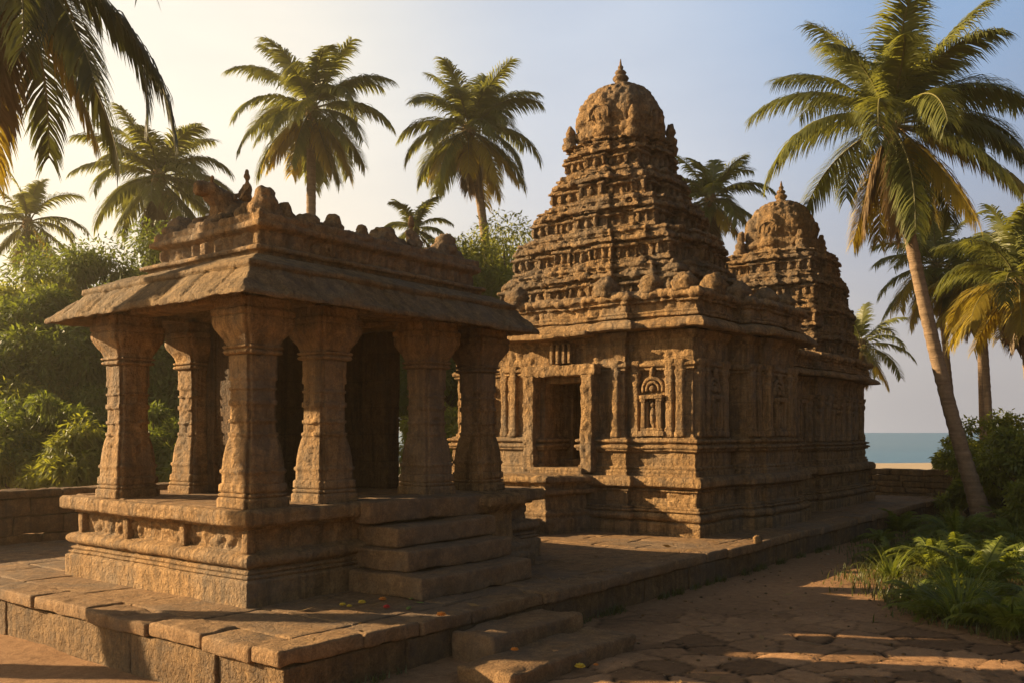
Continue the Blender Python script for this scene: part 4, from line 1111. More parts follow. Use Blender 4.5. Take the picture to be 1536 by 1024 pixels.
# worn lumps along the cornice
for i, (px_, py_, f) in enumerate([(17.45, 8.9, 'x'), (17.42, 9.7, 'x'), (17.2, 10.7, 'x'), (17.2, 13.2, 'x'), (17.42, 14.9, 'x'), (18.3, 8.7, 'y'), (19.6, 8.65, 'y'), (21.0, 8.6, 'y'), (22.2, 8.6, 'y'), (19.5, 9.1, 'y')]):
    mb = MB(); mb.add(*lathe((px_, py_, 5.68), [(0.24, 0), (0.22, 0.12), (0.26, 0.18), (0.2, 0.3), (0.08, 0.42)], 16, 4))
    build(mb, 'cornice_carving', M_TOWER, tem, wx=dict(rough=0.03, big=0.08, carve=0.03, seed=700 + i))

# ---------------------------------------------------------------- low walls
def course_wall(x0, x1, y0, y1, z0, z1, n, label, seed, cap=True):
    root = thing('low_stone_wall', label, 'wall', ((x0 + x1) / 2, (y0 + y1) / 2, z0))
    alongx = (x1 - x0) > (y1 - y0)
    mb = MB()
    hz = (z1 - z0 - (0.16 if cap else 0)) / n
    for c in range(n):
        a, end = (x0, x1) if alongx else (y0, y1)
        while a < end - 0.05:
            l = min(rng.uniform(0.5, 1.3), end - a)
            o = rng.normal(0, 0.02) - c * 0.03 * (0 if cap else 1)
            if alongx: mb.add(*rbox((a + l / 2, (y0 + y1) / 2 + o, z0 + hz * (c + 0.5)), (l - 0.015, y1 - y0, hz - 0.012), 0.03, 0.12))
            else: mb.add(*rbox(((x0 + x1) / 2 - o, a + l / 2, z0 + hz * (c + 0.5)), (x1 - x0, l - 0.015, hz - 0.012), 0.03, 0.12))
            a += l
    build(mb, 'courses', M_WALL, root, wx=dict(rough=0.02, big=0.04, seed=seed))
    if cap:
        mb = MB(); a, end = (x0 - 0.05, x1 + 0.05) if alongx else (y0 - 0.05, y1 + 0.05)
        while a < end - 0.05:
            l = min(rng.uniform(0.9, 1.8), end - a)
            if alongx: mb.add(*rbox((a + l / 2, (y0 + y1) / 2, z1 - 0.08), (l - 0.012, y1 - y0 + 0.16, 0.15), 0.04, 0.1))
            else: mb.add(*rbox(((x0 + x1) / 2, a + l / 2, z1 - 0.08), (x1 - x0 + 0.16, l - 0.012, 0.15), 0.04, 0.1))
            a += l
        build(mb, 'coping', M_WALL, root, wx=dict(rough=0.015, big=0.03, seed=seed + 1))
    return root
course_wall(3.0, 17.0, 18.75, 19.25, 0.3, 1.56, 3, 'long low stone wall in front of the trees behind the pavilion', 800)
course_wall(34.2, 34.9, 5.2, 15.0, -0.1, 1.40, 7, 'ruined low wall of flat stones behind the temple before the beach', 810, False)

# ---------------------------------------------------------------- palms
def frond_mesh(base, az, el, length, droop, nl, ll, lw, grav, seed, curl=0.0):
    """a feather leaf: midrib curve with rows of leaflets on both sides; returns leaflets and midrib"""
    r = np.random.default_rng(seed)
    n = 22
    t = np.linspace(0, 1, n)
    e = el - droop * t ** 1.35
    a = az + curl * t ** 1.5
    dirv = np.stack([np.cos(e) * np.cos(a), np.cos(e) * np.sin(a), np.sin(e)], 1)
    pts = base + np.concatenate([np.zeros((1, 3)), np.cumsum((dirv[1:] + dirv[:-1]) / 2 * length / (n - 1), 0)])
    tl = np.linspace(0.13, 0.995, nl)
    tl2 = np.repeat(tl, 2) + r.normal(0, 0.004, nl * 2)
    tl2 = np.clip(tl2, 0.1, 1)
    sd = np.tile([-1.0, 1.0], nl)
    P0 = np.stack([np.interp(tl2, t, pts[:, k]) for k in range(3)], 1)
    T = np.stack([np.interp(tl2, t, dirv[:, k]) for k in range(3)], 1)
    T /= np.linalg.norm(T, axis=1, keepdims=True)
    side = np.stack([-np.sin(az + curl * tl2 ** 1.5), np.cos(az + curl * tl2 ** 1.5), np.zeros_like(tl2)], 1) * sd[:, None]
    roll = r.normal(0, 0.35) * 0.6
    up = np.cross(T, side * sd[:, None]); 
    side = side * math.cos(roll) + up * math.sin(roll) * sd[:, None]
    Ln = ll * (0.45 + 0.75 * np.sin(np.clip(tl2 * 1.02, 0, 1) ** 0.75 * math.pi * 0.93)) * r.uniform(0.82, 1.1, nl * 2)
    fwd = 0.45 + 0.65 * tl2
    D = side * 1.0 + T * fwd[:, None] + up * 0.12 + r.normal(0, 0.10, (nl * 2, 3))
    D /= np.linalg.norm(D, axis=1, keepdims=True)
    G = np.array([0, 0, -1.0])
    gv = grav * r.uniform(0.7, 1.3, nl * 2)[:, None]
    d1 = D + G * gv * 0.25; d2 = D + G * gv * 0.9; d3 = D + G * gv * 1.9
    for d in (d1, d2, d3): d /= np.linalg.norm(d, axis=1, keepdims=True)
    Q0 = P0; Q1 = Q0 + d1 * (Ln * 0.34)[:, None]; Q2 = Q1 + d2 * (Ln * 0.36)[:, None]; Q3 = Q2 + d3 * (Ln * 0.34)[:, None]
    W = T - D * (T * D).sum(1, keepdims=True)
    W /= np.linalg.norm(W, axis=1, keepdims=True) + 1e-9
    W = W * 0.85 + up * 0.5
    ws = lw * (0.6 + 0.4 * np.sin(tl2 * math.pi))[:, None]
    V = np.stack([Q0 - W * ws * 0.5, Q0 + W * ws * 0.5, Q1 - W * ws * 0.62, Q1 + W * ws * 0.62, Q2 - W * ws * 0.4, Q2 + W * ws * 0.4, Q3], 1)
    m = nl * 2
    b = (np.arange(m) * 7)[:, None]
    q = np.concatenate([b + np.array([[0, 1, 3, 2]]), b + np.array([[2, 3, 5, 4]])])
    tr = b + np.array([[4, 5, 6]])
    rv = tube(pts, np.linspace(0.045, 0.006, n) * (length / 4.0) ** 0.5, 5)
    return V.reshape(-1, 3), q, tr, rv, pts

def palm(base, crown, label, group, nf=28, length=3.8, ll=0.75, r0=0.30, r1=0.17, seed=0, leafm=M_LEAF_A, yellow=0.25, nl=62, bend=0.25, fibre=True, lw=0.055, only=None, e_top=84, e_bot=-62, grav=0.75, az0=0.0, droopk=1.0):
    r = np.random.default_rng(1000 + seed)
    base, crown = np.array(base, float), np.array(crown, float)
    root = thing('palm_tree', label, 'palm tree', base, group)
    t = np.linspace(0, 1, 40)
    hv = crown - base
    pts = base + hv * t[:, None]
    pts[:, :2] += hv[:2] * (bend * (t ** 1.0 - t ** 2))[:, None] * -1.0
    rad = r1 + (r0 * 0.72 - r1) * (1 - t) + r0 * 0.55 * np.exp(-t * 16)
    fine = np.interp(np.linspace(0, 1, 160), t, t)
    pf = np.stack([np.interp(fine, t, pts[:, k]) for k in range(3)], 1)
    rf = np.interp(fine, t, rad) * (1 + 0.035 * np.sin(fine * np.linalg.norm(hv) * 2 * math.pi / 0.16 * 0.5) + 0.02 * r.normal(size=160))
    build(tube(pf, rf, 14), 'trunk', M_BARK, root)
    if fibre:
        mb = MB()
        mb.add(*ellipsoid(crown + np.array([0, 0, -0.05]), (r1 * 1.7, r1 * 1.7, r1 * 2.6), 14, 10))
        for k in range(10):
            a = r.uniform(0, 6.28)
            p0 = crown + np.array([math.cos(a) * r1, math.sin(a) * r1, -0.1]); p1 = p0 + np.array([math.cos(a) * 0.35, math.sin(a) * 0.35, r.uniform(-0.35, 0.25)]) * length / 3.8
            mb.add(*tube([p0, (p0 + p1) / 2 + np.array([0, 0, 0.05]), p1], [0.035, 0.028, 0.015], 6))
        build(mb, 'crown_fibre', M_FIBRE, root)
    for k in range(nf):
        f = (k + 0.5) / nf
        az = az0 + k * 2.39996 + r.normal(0, 0.12)
        el = R(e_top + (e_bot - e_top) * f ** (1.0 if e_top > 80 else 0.92)) + r.normal(0, 0.09)
        L = length * r.uniform(0.88, 1.08) * (0.92 if f < 0.12 else 1.0) * (0.88 if f > 0.8 else 1.0)
        dr = R(18 + 66 * math.sin(math.pi * min(1, f * 1.05 + 0.10))) * r.uniform(0.85, 1.2) * droopk
        dead = seed % 3 != 2
        if dead and f > 1 - 2.6 / nf: el, L = R(-74) + r.normal(0, 0.08), L * 0.85
        elif only and not only(az, el): continue
        st_ = crown + np.array([math.cos(az) * r1 * 0.7, math.sin(az) * r1 * 0.7, 0.15 * math.sin(el)])
        V, q, tr, rv, _ = frond_mesh(st_, az, el, L, dr, nl, ll, lw, grav * (0.6 + 0.8 * f), seed * 100 + k, r.normal(0, 0.28))
        yl = (f > 1 - yellow) and r.random() < 0.72
        me_m = M_LEAF_B if (dead and f > 1 - 2.6 / nf) else M_LEAF_Y if yl else leafm
        nv = len(V)
        mb = MB(); mb.add(V, q, tr); mb.add(*rv)
        v_, q_, t_ = mb.arrays()
        o = build((v_, q_, t_), 'frond', me_m, root)
        o.data.materials.append(M_RACHIS)
        mi = np.zeros(len(q_) + len(t_), np.int32)
        mi[len(q):len(q_)] = 1
        mi[len(q_) + len(tr):] = 1
        o.data.polygons.foreach_set('material_index', mi)
    return root
G_L, G_R, G_M = 'palms behind the pavilion', 'palms right of the temple', 'palms around the temple'
def P3(px, py, d): return atd(px, py, d)
def base_at(px, d, z=0.0):
    p = FW * d + RT * ((px - CXP) / PXF * d)
    return (p[0], p[1], z)
palm(base_at(1482, 26.0, -0.2), P3(1337, 188, 25.3), 'tall leaning coconut palm right of the rear tower, the largest palm', G_R, 42, 4.0, 0.92, 0.30, 0.14, 1, M_LEAF_A, 0.34, 130, -0.40, lw=0.042, grav=0.85, only=lambda az, el: not (-(math.cos(az) * RT[0] + math.sin(az) * RT[1]) > 0.40 and el < R(2)))
palm(base_at(466, 42, 0), P3(467, 165, 42), 'straight palm above the pavilion roof carvings, crown left of the tower', G_L, 38, 3.85, 0.92, 0.38, 0.2, 2, M_LEAF_A, 0.22, 90, 0.2, lw=0.06)
palm(base_at(752, 45, 0), P3(704, 195, 44), 'palm with a slim curved trunk between pavilion roof and tall tower', G_L, 38, 3.9, 0.95, 0.36, 0.19, 3, M_LEAF_A, 0.34, 90, 0.9, lw=0.058)
palm(base_at(250, 40, 0), P3(238, 268, 40), 'hazy palm rising from the trees behind the bull carving', G_L, 36, 3.5, 0.85, 0.36, 0.19, 4, M_LEAF_A, 0.2, 84, 0.2, lw=0.056)
palm(base_at(45, 44, 0), P3(42, 335, 44), 'small far hazy palm at the left end of the trees', G_L, 26, 2.8, 0.62, 0.3, 0.15, 5, M_LEAF_A, 0.2, 50, 0.2)
palm(base_at(1085, 38, 0), P3(1066, 300, 38), 'palm half hidden between the two towers', G_M, 34, 2.6, 0.6, 0.3, 0.15, 6, M_LEAF_A, 0.25, 54, 0.2)
palm(base_at(1290, 45, 0), P3(1292, 518, 45), 'short far palm peeping out behind the rear tower', G_M, 22, 2.7, 0.6, 0.25, 0.15, 7, M_LEAF_A, 0.2, 46, 0.2)
palm(base_at(1440, 38, 0), P3(1404, 400, 38), 'palm with a thin trunk directly behind the leaning trunk', G_R, 36, 2.9, 0.72, 0.21, 0.11, 8, M_LEAF_A, 0.45, 54, 0.2)
palm(base_at(1490, 36, 0), P3(1470, 425, 36), 'shaggy yellowing palm right of the leaning trunk', G_R, 36, 2.6, 0.70, 0.21, 0.12, 9, M_LEAF_A, 0.6, 54, 0.2, e_top=70)
palm(base_at(1560, 30, 0), P3(1530, 425, 30), 'golden palm cut off by the right edge of the view', G_R, 38, 2.9, 0.74, 0.24, 0.14, 10, M_LEAF_A, 0.5, 60, 0.2)
palm(base_at(628, 42, 0), P3(622, 345, 42), 'low far palm peeping over the right half of the pavilion roof', G_L, 22, 1.9, 0.45, 0.25, 0.14, 11, M_LEAF_A, 0.2, 46, 0.1)
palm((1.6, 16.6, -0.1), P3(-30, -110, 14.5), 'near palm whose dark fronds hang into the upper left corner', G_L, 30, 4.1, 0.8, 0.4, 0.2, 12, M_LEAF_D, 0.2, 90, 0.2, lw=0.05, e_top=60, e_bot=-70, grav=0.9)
# bare stub of a dead palm
mb = MB(); mb.add(*tube([base_at(1478, 42), P3(1470, 440, 42), P3(1462, 368, 42)], [0.2, 0.16, 0.04], 10))
stub = build(mb, 'dead_palm_trunk', M_BARK, None, origin=base_at(1478, 42))
tag(stub, 'bare pointed trunk of a dead palm among the right palms', 'tree trunk')

# ---------------------------------------------------------------- broadleaf trees and shrubs
def leaves(centers, rad, n, l, wd, droop, seed, out=None):
    """n narrow leaf blades scattered round clump centres"""
    r = np.random.default_rng(seed)
    k = r.integers(0, len(centers), n)
    d = r.normal(0, 1, (n, 3)); d /= np.linalg.norm(d, axis=1, keepdims=True)
    rr = rad[k] * r.random(n) ** 0.45
    p = centers[k] + d * rr[:, None] * np.array([1, 1, 0.72])
    ax = d * 0.8 + r.normal(0, 0.6, (n, 3)); ax[:, 2] -= droop
    ax /= np.linalg.norm(ax, axis=1, keepdims=True)
    nr = d * 0.7 + np.array([0, 0, 0.8]) + r.normal(0, 0.5, (n, 3))
    sdv = np.cross(ax, nr); sdv /= np.linalg.norm(sdv, axis=1, keepdims=True) + 1e-9
    ln = (l * r.uniform(0.6, 1.3, n))[:, None]; w2 = (wd * r.uniform(0.7, 1.2, n))[:, None]
    nrm = np.cross(sdv, ax)
    a = p; b1 = p + ax * ln * 0.45 + sdv * w2 * 0.5 - nrm * w2 * 0.15; b2 = p + ax * ln * 0.45 - sdv * w2 * 0.5 - nrm * w2 * 0.15; c = p + ax * ln + np.array([0, 0, -1]) * ln * 0.18
    V = np.stack([a, b2, c, b1], 1).reshape(-1, 3)
    q = np.arange(n * 4).reshape(n, 4)
    return V, q, np.zeros((0, 3), np.int64)

def crown_centers(c, rx, ry, rz, n, seed, flat=0.0):
    r = np.random.default_rng(seed)
    d = r.normal(0, 1, (n, 3)); d /= np.linalg.norm(d, axis=1, keepdims=True)
    d[:, 2] = np.where(d[:, 2] < -0.35, -d[:, 2] * 0.5, d[:, 2])
    bump = 0.80 + 0.28 * vn(d * 2.1 + seed, seed)
    rr = (0.55 + 0.45 * r.random(n) ** 0.5) * bump
    return np.array(c) + d * rr[:, None] * np.array([rx, ry, rz])

def tree(name, cat, label, group, base, top, width, seed, mat, n=9000, clumps=46, l=0.2, wd=0.06, droop=0.35, trunk=True, depthf=1.0, low=0.25):
    base = np.array(base, float); H = top - base[2]
    root = thing(name, label, cat, base, group)
    r = np.random.default_rng(seed)
    cz = base[2] + H * (low + (1 - low) * 0.5); rz = H * (1 - low) * 0.55
    cc = crown_centers((base[0], base[1], cz), width / 2, width / 2 * depthf, rz, clumps, seed)
    cr = r.uniform(0.09, 0.18, clumps) * width * 1.0
    mb = MB(); mb.add(*leaves(cc, cr, n, l, wd, droop, seed))
    build(mb, 'crown' if trunk else 'foliage', mat, root)
    mb = MB()
    if trunk:
        mb.add(*tube([base + np.array([0, 0, -0.2]), base + np.array([0.1, 0.05, H * 0.25]), base + np.array([0.0, 0.1, H * 0.55])], [0.05 * H * 0.6 + 0.06, 0.035 * H * 0.6 + 0.04, 0.05], 10))
    for k in range(0, clumps, 2):
        p0 = base + np.array([0, 0, H * (0.2 if trunk else 0.02)]); p2 = cc[k]; p1 = (p0 + p2) / 2 + r.normal(0, 0.08, 3) * H * 0.4 + np.array([0, 0, 0.06 * H])
        mb.add(*tube([p0, p1, p2], [0.012 * H + 0.01, 0.008 * H + 0.008, 0.008], 5))
    build(mb, 'trunk' if trunk else 'stems', M_WOOD, root)
    return root
G_T, G_S = 'trees behind the pavilion', 'shrubs behind the low wall'
def at_img(px, d, z=0.0): return base_at(px, d, z)
# tall crowns of the left wood
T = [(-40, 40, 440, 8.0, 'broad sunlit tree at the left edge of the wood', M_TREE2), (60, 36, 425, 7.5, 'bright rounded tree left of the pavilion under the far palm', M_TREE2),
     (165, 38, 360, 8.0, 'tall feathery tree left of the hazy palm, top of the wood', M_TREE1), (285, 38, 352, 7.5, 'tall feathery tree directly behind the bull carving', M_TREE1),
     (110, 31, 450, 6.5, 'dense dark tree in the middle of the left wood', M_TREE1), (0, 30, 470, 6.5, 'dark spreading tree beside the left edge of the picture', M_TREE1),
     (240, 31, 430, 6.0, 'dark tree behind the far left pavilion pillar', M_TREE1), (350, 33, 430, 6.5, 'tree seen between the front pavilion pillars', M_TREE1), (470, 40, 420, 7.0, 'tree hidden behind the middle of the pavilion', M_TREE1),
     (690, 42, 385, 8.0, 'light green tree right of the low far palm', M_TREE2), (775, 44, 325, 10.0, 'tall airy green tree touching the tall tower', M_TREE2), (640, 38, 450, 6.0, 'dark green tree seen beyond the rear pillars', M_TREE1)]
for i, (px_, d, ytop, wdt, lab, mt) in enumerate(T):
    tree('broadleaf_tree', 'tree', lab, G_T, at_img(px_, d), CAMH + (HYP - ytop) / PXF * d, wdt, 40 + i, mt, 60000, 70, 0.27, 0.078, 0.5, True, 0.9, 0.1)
Sx = [(-30, 24.0, 640, 3.6, 'leafy shrub at the left edge above the low wall'), (60, 25.0, 600, 4.0, 'tall arching shrub above the left end of the low wall'), (140, 23.5, 650, 3.0, 'low shrub beside the left pavilion pillar'),
      (215, 25.5, 620, 3.4, 'shrub framed by the two left pillars'), (290, 24.5, 660, 3.0, 'low bright shrub between the left pillars'), (375, 26.5, 600, 3.4, 'dark shrub behind the front corner pillar'), (20, 28.0, 560, 5.0, 'large drooping shrub in the dark heart of the wood'), (165, 28.0, 570, 4.6, 'large drooping shrub under the tall feathery tree'), (670, 29.0, 600, 3.4, 'small sunlit shrub glimpsed between the right pillars')]
for i, (px_, d, ytop, wdt, lab) in enumerate(Sx):
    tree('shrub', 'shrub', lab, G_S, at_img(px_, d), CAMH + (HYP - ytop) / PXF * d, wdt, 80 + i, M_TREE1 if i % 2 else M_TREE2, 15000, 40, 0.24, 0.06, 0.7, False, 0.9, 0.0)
Bx = [(1500, 30, 622, 3.4, 'rounded leafy bush right of the leaning palm trunk'), (1440, 33, 655, 1.8, 'small bush left of the leaning palm trunk by the sea'), (1560, 26, 640, 3.2, 'bush cut off by the right edge below the golden palm'),
      (1572, 23.0, 712, 2.0, 'low bush at the right edge among the ferns'), (1455, 28.5, 715, 1.5, 'smallest bush directly behind the leaning palm foot')]
for i, (px_, d, ytop, wdt, lab) in enumerate(Bx):
    tree('bush', 'bush', lab, 'bushes by the shore', at_img(px_, d), CAMH + (HYP - ytop) / PXF * d, wdt, 120 + i, M_TREE2, 11000, 44, 0.17, 0.07, 0.25, False, 1.0, 0.0)

# ---------------------------------------------------------------- ferns, grass
def fern_mesh(seed, nf=24, L=0.95):
    r = np.random.default_rng(seed)
    mb = MB()
    for k in range(nf):
        az = k * 2.39996 + r.normal(0, 0.2); el = R(r.uniform(38, 84)); ln = L * r.uniform(0.65, 1.1)
        V, q, tr, rv, _ = frond_mesh(np.array([math.cos(az) * 0.05, math.sin(az) * 0.05, 0.0]), az, el, ln, R(r.uniform(60, 110)), 30, 0.15, 0.022, 0.5, seed * 50 + k, r.normal(0, 0.2))
        mb.add(V, q, tr); mb.add(rv[0], rv[1], rv[2])
    v, q, t = mb.arrays()
    return mesh_from('fern_leaves', v, q, t, M_FERN)
def tussock_mesh(seed, nb=150, L=0.9):
    r = np.random.default_rng(seed)
    az = r.uniform(0, 6.283, nb); el = np.radians(r.uniform(45, 88, nb)); ln = L * r.uniform(0.5, 1.1, nb); dr = np.radians(r.uniform(40, 120, nb))
    p = np.stack([np.cos(az), np.sin(az), np.zeros(nb)], 1) * (r.random(nb) * 0.16)[:, None]
    side = np.stack([-np.sin(az), np.cos(az), np.zeros(nb)], 1)
    V = []
    ns = 6
    for s in range(ns + 1):
        t = s / ns
        e = el - dr * t ** 1.4
        if s: p = p + np.stack([np.cos(e) * np.cos(az), np.cos(e) * np.sin(az), np.sin(e)], 1) * (ln / ns)[:, None]
        w_ = 0.013 * (1 - t ** 1.6) + 0.001
        V += [p - side * w_, p + side * w_]
    V = np.stack(V, 1)
    b = (np.arange(nb) * (2 * ns + 2))[:, None]
    q = np.concatenate([b + np.array([[2 * s, 2 * s + 1, 2 * s + 3, 2 * s + 2]]) for s in range(ns)])
    return mesh_from('grass_leaves', V.reshape(-1, 3), q, np.zeros((0, 3), np.int64), M_FERN)
FM = [fern_mesh(s) for s in (1, 2, 3)]
TM = [tussock_mesh(s) for s in (5, 6)]
spots = []
fr_ = np.random.default_rng(99)
def fern_zone(px, py):
    return True
rows_ = [(795, 1340, 1560, 5), (815, 1325, 1560, 6), (838, 1315, 1570, 6), (862, 1320, 1570, 6), (888, 1345, 1570, 5), (915, 1385, 1580, 4), (940, 1440, 1590, 3)]
for yy, xa, xb, n in rows_:
    for k in range(n):
        spots.append((xa + fr_.uniform(-30, 20) + (xb - xa) * (k + 0.5 + fr_.normal(0, 0.25)) / n, yy + fr_.normal(0, 8)))
for i, (px_, py_) in enumerate(spots):
    x_, y_ = onz(px_, py_, 0.0)
    fern = fr_.random() < 0.62
    o = bpy.data.objects.new('fern' if fern else 'grass_tussock', (FM if fern else TM)[fr_.integers(0, 3 if fern else 2)])
    COL.objects.link(o)
    o.location = (x_, y_, -0.02)
    o.rotation_euler = (0, 0, fr_.uniform(0, 6.28))
    s = fr_.uniform(0.6, 1.25) * (0.85 if px_ < 1350 else 1.05); o.scale = (s, s, s * fr_.uniform(0.9, 1.15))
    tag(o, 'arching green fern in the dense patch below the leaning palm' if fern else 'arching grass tussock in the dense patch below the leaning palm', 'fern' if fern else 'grass', 'ferns below the leaning palm' if fern else 'tussocks below the leaning palm')
# short grass on the bank round the palm foot and behind the wall
def grass_patch(n, seed, fn, hmin, hmax):
    r = np.random.default_rng(seed)
    xy = fn(r, n)
    n = len(xy)
    az = r.uniform(0, 6.283, n); h = r.uniform(hmin, hmax, n)
    p0 = np.concatenate([xy, np.full((n, 1), -0.03)], 1)
    lean = np.stack([np.cos(az), np.sin(az), np.zeros(n)], 1) * (h * r.uniform(0.2, 0.7, n))[:, None]
    side = np.stack([-np.sin(az), np.cos(az), np.zeros(n)], 1) * 0.011
    up = np.array([0, 0, 1.0])
    m_ = p0 + lean * 0.35 + up * (h * 0.6)[:, None]; tp = p0 + lean + up * h[:, None]
    V = np.stack([p0 - side, p0 + side, m_ - side * 0.8, m_ + side * 0.8, tp], 1).reshape(-1, 3)
    b = (np.arange(n) * 5)[:, None]
    return V, b + np.array([[0, 1, 3, 2]]), b + np.array([[2, 3, 4]])
def bank(r, n):
    px = r.uniform(1230, 1620, n); py = 730 + 230 * r.random(n) ** 1.2
    d = PXF * CAMH / (py - HYP)
    keep = px > 1318 + 30 * np.sin(py * 0.035) + 26 * r.normal(0, 1, n) * (1 + 0.6 * np.sin(py * 0.11)) + np.where(py > 900, (py - 900) * 2.6, 0) + np.where(py < 800, (800 - py) * 1.0, 0)
    px, d = px[keep], d[keep]
    l = (px - CXP) / PXF * d
    xx, yy = dl(d, l)
    ok = ~((xx < TX1 + 0.2) & (yy > TY0 - 0.15))
    return np.stack([xx, yy], 1)[ok]
gr = build(grass_patch(26000, 4, bank, 0.06, 0.22), 'grass', M_GRASS)
tag(gr, kind='stuff')
def foot(r, n):
    c = r.uniform(TX0, TX1, 60); k = r.integers(0, 60, n)
    a = np.stack([c[k] + r.normal(0, 0.10, n), TY0 + 0.02 - np.abs(r.normal(0, 0.05, n))], 1)
    a = a[~((a[:, 0] > 7.3) & (a[:, 0] < 10.2))]
    return a
tag(build(grass_patch(2600, 14, foot, 0.04, 0.16), 'weeds', M_GRASS), kind='stuff')

# ---------------------------------------------------------------- fallen flowers and petals on the stones
def flower_mesh(name, mat, n=9, rr=0.035):
    mb = MB()
    for ring, cnt in ((1.0, n), (0.6, n - 2)):
        for k in range(cnt):
            a = k / cnt * 2 * math.pi + ring
            c = np.array([math.cos(a) * rr * ring * 0.7, math.sin(a) * rr * ring * 0.7, 0.012 + (1 - ring) * 0.03])
            v, q, t = ellipsoid((0, 0, 0), (rr * 0.5, rr * 0.28, 0.006), 8, 5)
            cs, sn = math.cos(a), math.sin(a)
            v = np.stack([v[:, 0] * cs - v[:, 1] * sn, v[:, 0] * sn + v[:, 1] * cs, v[:, 2] + (np.abs(v[:, 0]) * 0.35)], 1)
            mb.add(v + c, q, t)
    mb.add(*ellipsoid((0, 0, 0.02), (rr * 0.3, rr * 0.3, 0.02), 8, 6))
    v, q, t = mb.arrays()
    return mesh_from(name, v, q, t, mat)
M_FY = plain('yellow_petal', (0.75, 0.50, 0.03)); M_FO = plain('orange_petal', (0.75, 0.25, 0.02)); M_FR = plain('red_petal', (0.55, 0.02, 0.015)); M_FG = plain('green_leaf', (0.16, 0.22, 0.03))
FLM = {'y': flower_mesh('flower', M_FY), 'o': flower_mesh('flower', M_FO), 'r': flower_mesh('flower', M_FR, 7, 0.03)}
mb = MB(); mb.add(*ellipsoid((0, 0, 0.01), (0.07, 0.02, 0.006), 10, 6)); lv_, lq_, lt_ = mb.arrays()
FLM['g'] = mesh_from('leaf', lv_, lq_, lt_, M_FG)
FL = [(514, 909, PLAT, 'y', 1.1, 'small yellow flower, leftmost of the row before the pavilion plinth'), (524, 911, PLAT, 'y', 0.9, 'tiny yellow flower beside the leftmost flower on the terrace'), (543, 906, PLAT, 'y', 1.3, 'yellow flower on the terrace between the small pair and the red flower'),
      (574, 901, PLAT, 'o', 1.3, 'yellow orange flower just behind the red flower'), (580, 913, PLAT, 'r', 1.3, 'red flower lying on the terrace before the pavilion steps'), (618, 899, PLAT, 'g', 1.2, 'green leaf nearest the foot of the pavilion steps'),
      (629, 905, PLAT, 'g', 1.0, 'small green leaf right of the other fallen leaves on the terrace'), (613, 914, PLAT, 'g', 1.5, 'long fallen green leaf in front of the pavilion steps'), (662, 925, PLAT + 0.01, 'o', 1.5, 'orange flower lying on the very edge of the terrace'),
      (772, 977, 0.19, 'o', 1.2, 'orange flower on the lower terrace step'), (813, 1008, 0.0, 'g', 1.3, 'green leaf on the ground below the terrace steps'), (870, 1007, 0.0, 'y', 1.6, 'large yellow flower on the ground right of the terrace steps'), (894, 1003, 0.0, 'o', 0.8, 'tiny orange flower on the ground right of the large yellow one')]
for px_, py_, z_, kd, s, lab in FL:
    x_, y_ = onz(px_, py_, z_)
    o = bpy.data.objects.new('flower' if kd != 'g' else 'fallen_leaf', FLM[kd])
    COL.objects.link(o)
    o.location = (x_, y_, z_ + 0.012 + (0.03 if z_ == 0 else 0)); o.rotation_euler = (0, 0, random.uniform(0, 6)); o.scale = (s, s, s)
    tag(o, lab, 'flower' if kd != 'g' else 'leaf', 'fallen flowers' if kd != 'g' else 'fallen leaves')
x_, y_ = onz(1137, 812, PLAT)
mb = MB(); mb.add(*rbox((x_, y_, PLAT + 0.05), (0.26, 0.15, 0.13), 0.05, 0.04, 0.5))
o = build(mb, 'stone_fragment', M_PAV, None, wx=dict(rough=0.02, big=0.06, seed=900, carve=0.03), origin=(x_, y_, PLAT))
tag(o, 'small broken stone lying on the terrace edge beside the temple', 'stone')

# dry leaves, twigs and small stones lying about
M_LIT = leafmat('dry_leaf', (0.10, 0.055, 0.02), (0.30, 0.19, 0.07), 0.2)
lr = np.random.default_rng(321)
nlit = 1500
dd_ = 8.5 + 17 * lr.random(nlit) ** 1.6; ll_ = lr.uniform(-0.5, 11, nlit)
lx, ly = dl(dd_, ll_)
ok = ~((lx > TX0 - 0.1) & (ly > TY0 - 0.1)) & ~((lx > 7.3) & (lx < 10.3) & (ly > 5.6))
lx, ly = lx[ok], ly[ok]
lz = ground_h(*(np.stack([lx * FW[0] + ly * FW[1], lx * RT[0] + ly * RT[1]])), lx, ly)
ex_n = 260
tx_ = lr.uniform(TX0 + 0.1, 20, ex_n); ty_ = TY0 + 0.1 + 2.2 * lr.random(ex_n) ** 1.5
lx = np.concatenate([lx, tx_]); ly = np.concatenate([ly, ty_]); lz = np.concatenate([lz, np.full(ex_n, PLAT + 0.012)])
n = len(lx); az = lr.uniform(0, 6.28, n); sz = lr.uniform(0.02, 0.055, n) * np.where(lr.random(n) < 0.06, 2.2, 1)
ax_ = np.stack([np.cos(az), np.sin(az), lr.normal(0, 0.15, n)], 1) * sz[:, None]; sd_ = np.stack([-np.sin(az), np.cos(az), lr.normal(0, 0.3, n)], 1) * (sz * lr.uniform(0.18, 0.4, n))[:, None]
c_ = np.stack([lx, ly, lz + 0.012], 1)
V = np.stack([c_ - ax_, c_ + sd_, c_ + ax_ + np.array([0, 0, 0.01]), c_ - sd_], 1).reshape(-1, 3)
mb = MB(); mb.add(V, np.arange(n * 4).reshape(n, 4))
tag(build(mb, 'leaf_litter', M_LIT), kind='stuff')
mb = MB()
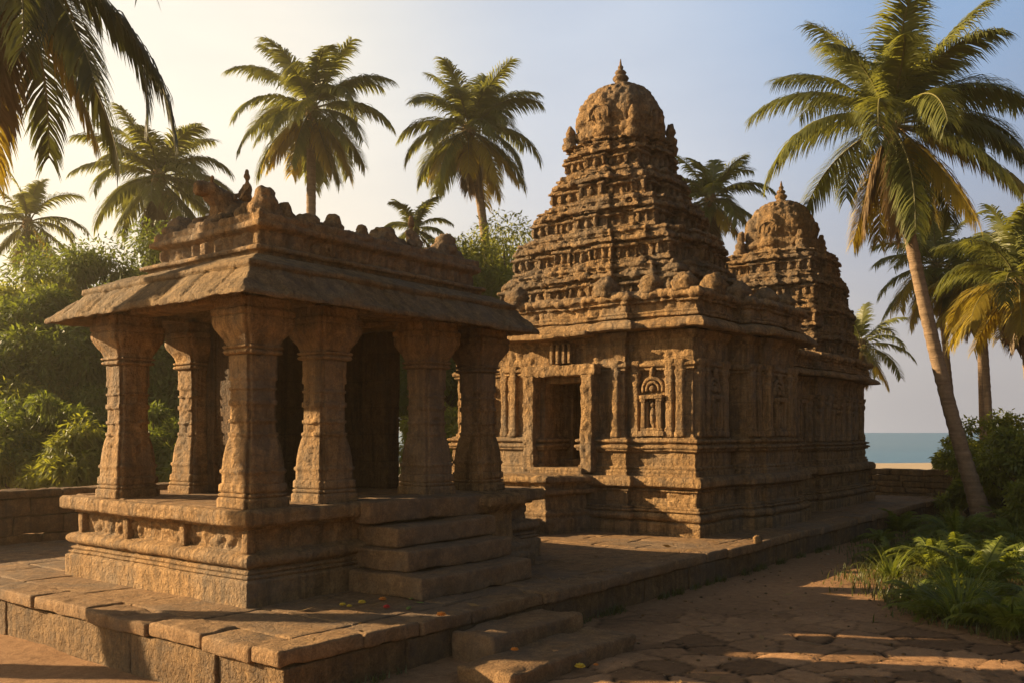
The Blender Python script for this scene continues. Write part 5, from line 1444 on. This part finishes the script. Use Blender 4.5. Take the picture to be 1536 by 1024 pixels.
for k in range(420):
    d_ = 8.5 + 16 * lr.random() ** 1.4; l_ = lr.uniform(-0.5, 9)
    x_, y_ = dl(d_, l_)
    if (x_ > TX0 - 0.1 and y_ > TY0 - 0.1) or (7.3 < x_ < 10.3 and y_ > 5.6): continue
    z_ = ground_h(np.array([d_]), np.array([l_]), np.array([x_]), np.array([y_]))[0]
    q_ = lr.uniform(0.01, 0.035)
    mb.add(*ellipsoid((x_, y_, z_ + q_ * 0.3), (q_, q_ * lr.uniform(0.6, 1), q_ * 0.6), 7, 5, tilt=(lr.uniform(0, 3), 'Z')))
tag(build(mb, 'gravel', M_WALL), kind='stuff')

# a small white bird at the roof edge beside the bull
bx, by, bz = 7.75, 11.72, RZ + 0.12
bird = build(solid([ellipsoid((bx, by, bz), (0.055, 0.12, 0.06), 12, 8), tube([(bx, by - 0.09, bz + 0.02), (bx, by - 0.13, bz + 0.12), (bx, by - 0.12, bz + 0.17)], [0.04, 0.022, 0.026], 8), tube([(bx, by - 0.13, bz + 0.17), (bx, by - 0.21, bz + 0.16)], [0.018, 0.004], 6), tube([(bx, by + 0.08, bz), (bx, by + 0.20, bz - 0.03)], [0.04, 0.012], 6)], 0.012), 'bird', plain('white_feather', (0.8, 0.78, 0.72)), None, origin=(bx, by, RZ))
lg = MB(); lg.add(*tube([(bx - 0.02, by, bz - 0.03), (bx - 0.02, by, RZ)], 0.007, 5)); lg.add(*tube([(bx + 0.02, by, bz - 0.03), (bx + 0.02, by, RZ)], 0.007, 5))
build(lg, 'legs', M_FIBRE, bird)
tag(bird, 'small white bird perched on the pavilion roof beside the bull carving', 'bird')

# ---------------------------------------------------------------- warm evening haze
HAZE = True
if HAZE:
    me = bpy.data.meshes.new('haze')
    a, b, c0, c1 = -70.0, 210.0, -3.0, 26.0
    vs = [(x, y, z) for z in (c0, c1) for x, y in ((-70, -150), (240, -150), (240, 210), (-70, 210))]
    me.from_pydata(vs, [], [(3, 2, 1, 0), (4, 5, 6, 7), (0, 1, 5, 4), (1, 2, 6, 5), (2, 3, 7, 6), (3, 0, 4, 7)])
    hz = bpy.data.objects.new('haze', me); COL.objects.link(hz)
    m = bpy.data.materials.new('haze_air'); m.use_nodes = True; nt = m.node_tree; nt.nodes.clear()
    out = nt.nodes.new('ShaderNodeOutputMaterial')
    pv = nt.nodes.new('ShaderNodeVolumePrincipled')
    pv.inputs['Density'].default_value = 0.0010
    pv.inputs['Color'].default_value = (0.95, 0.84, 0.60, 1)
    pv.inputs['Anisotropy'].default_value = 0.6
    nt.links.new(pv.outputs[0], out.inputs['Volume'])
    me.materials.append(m)
    tag(hz, kind='stuff')
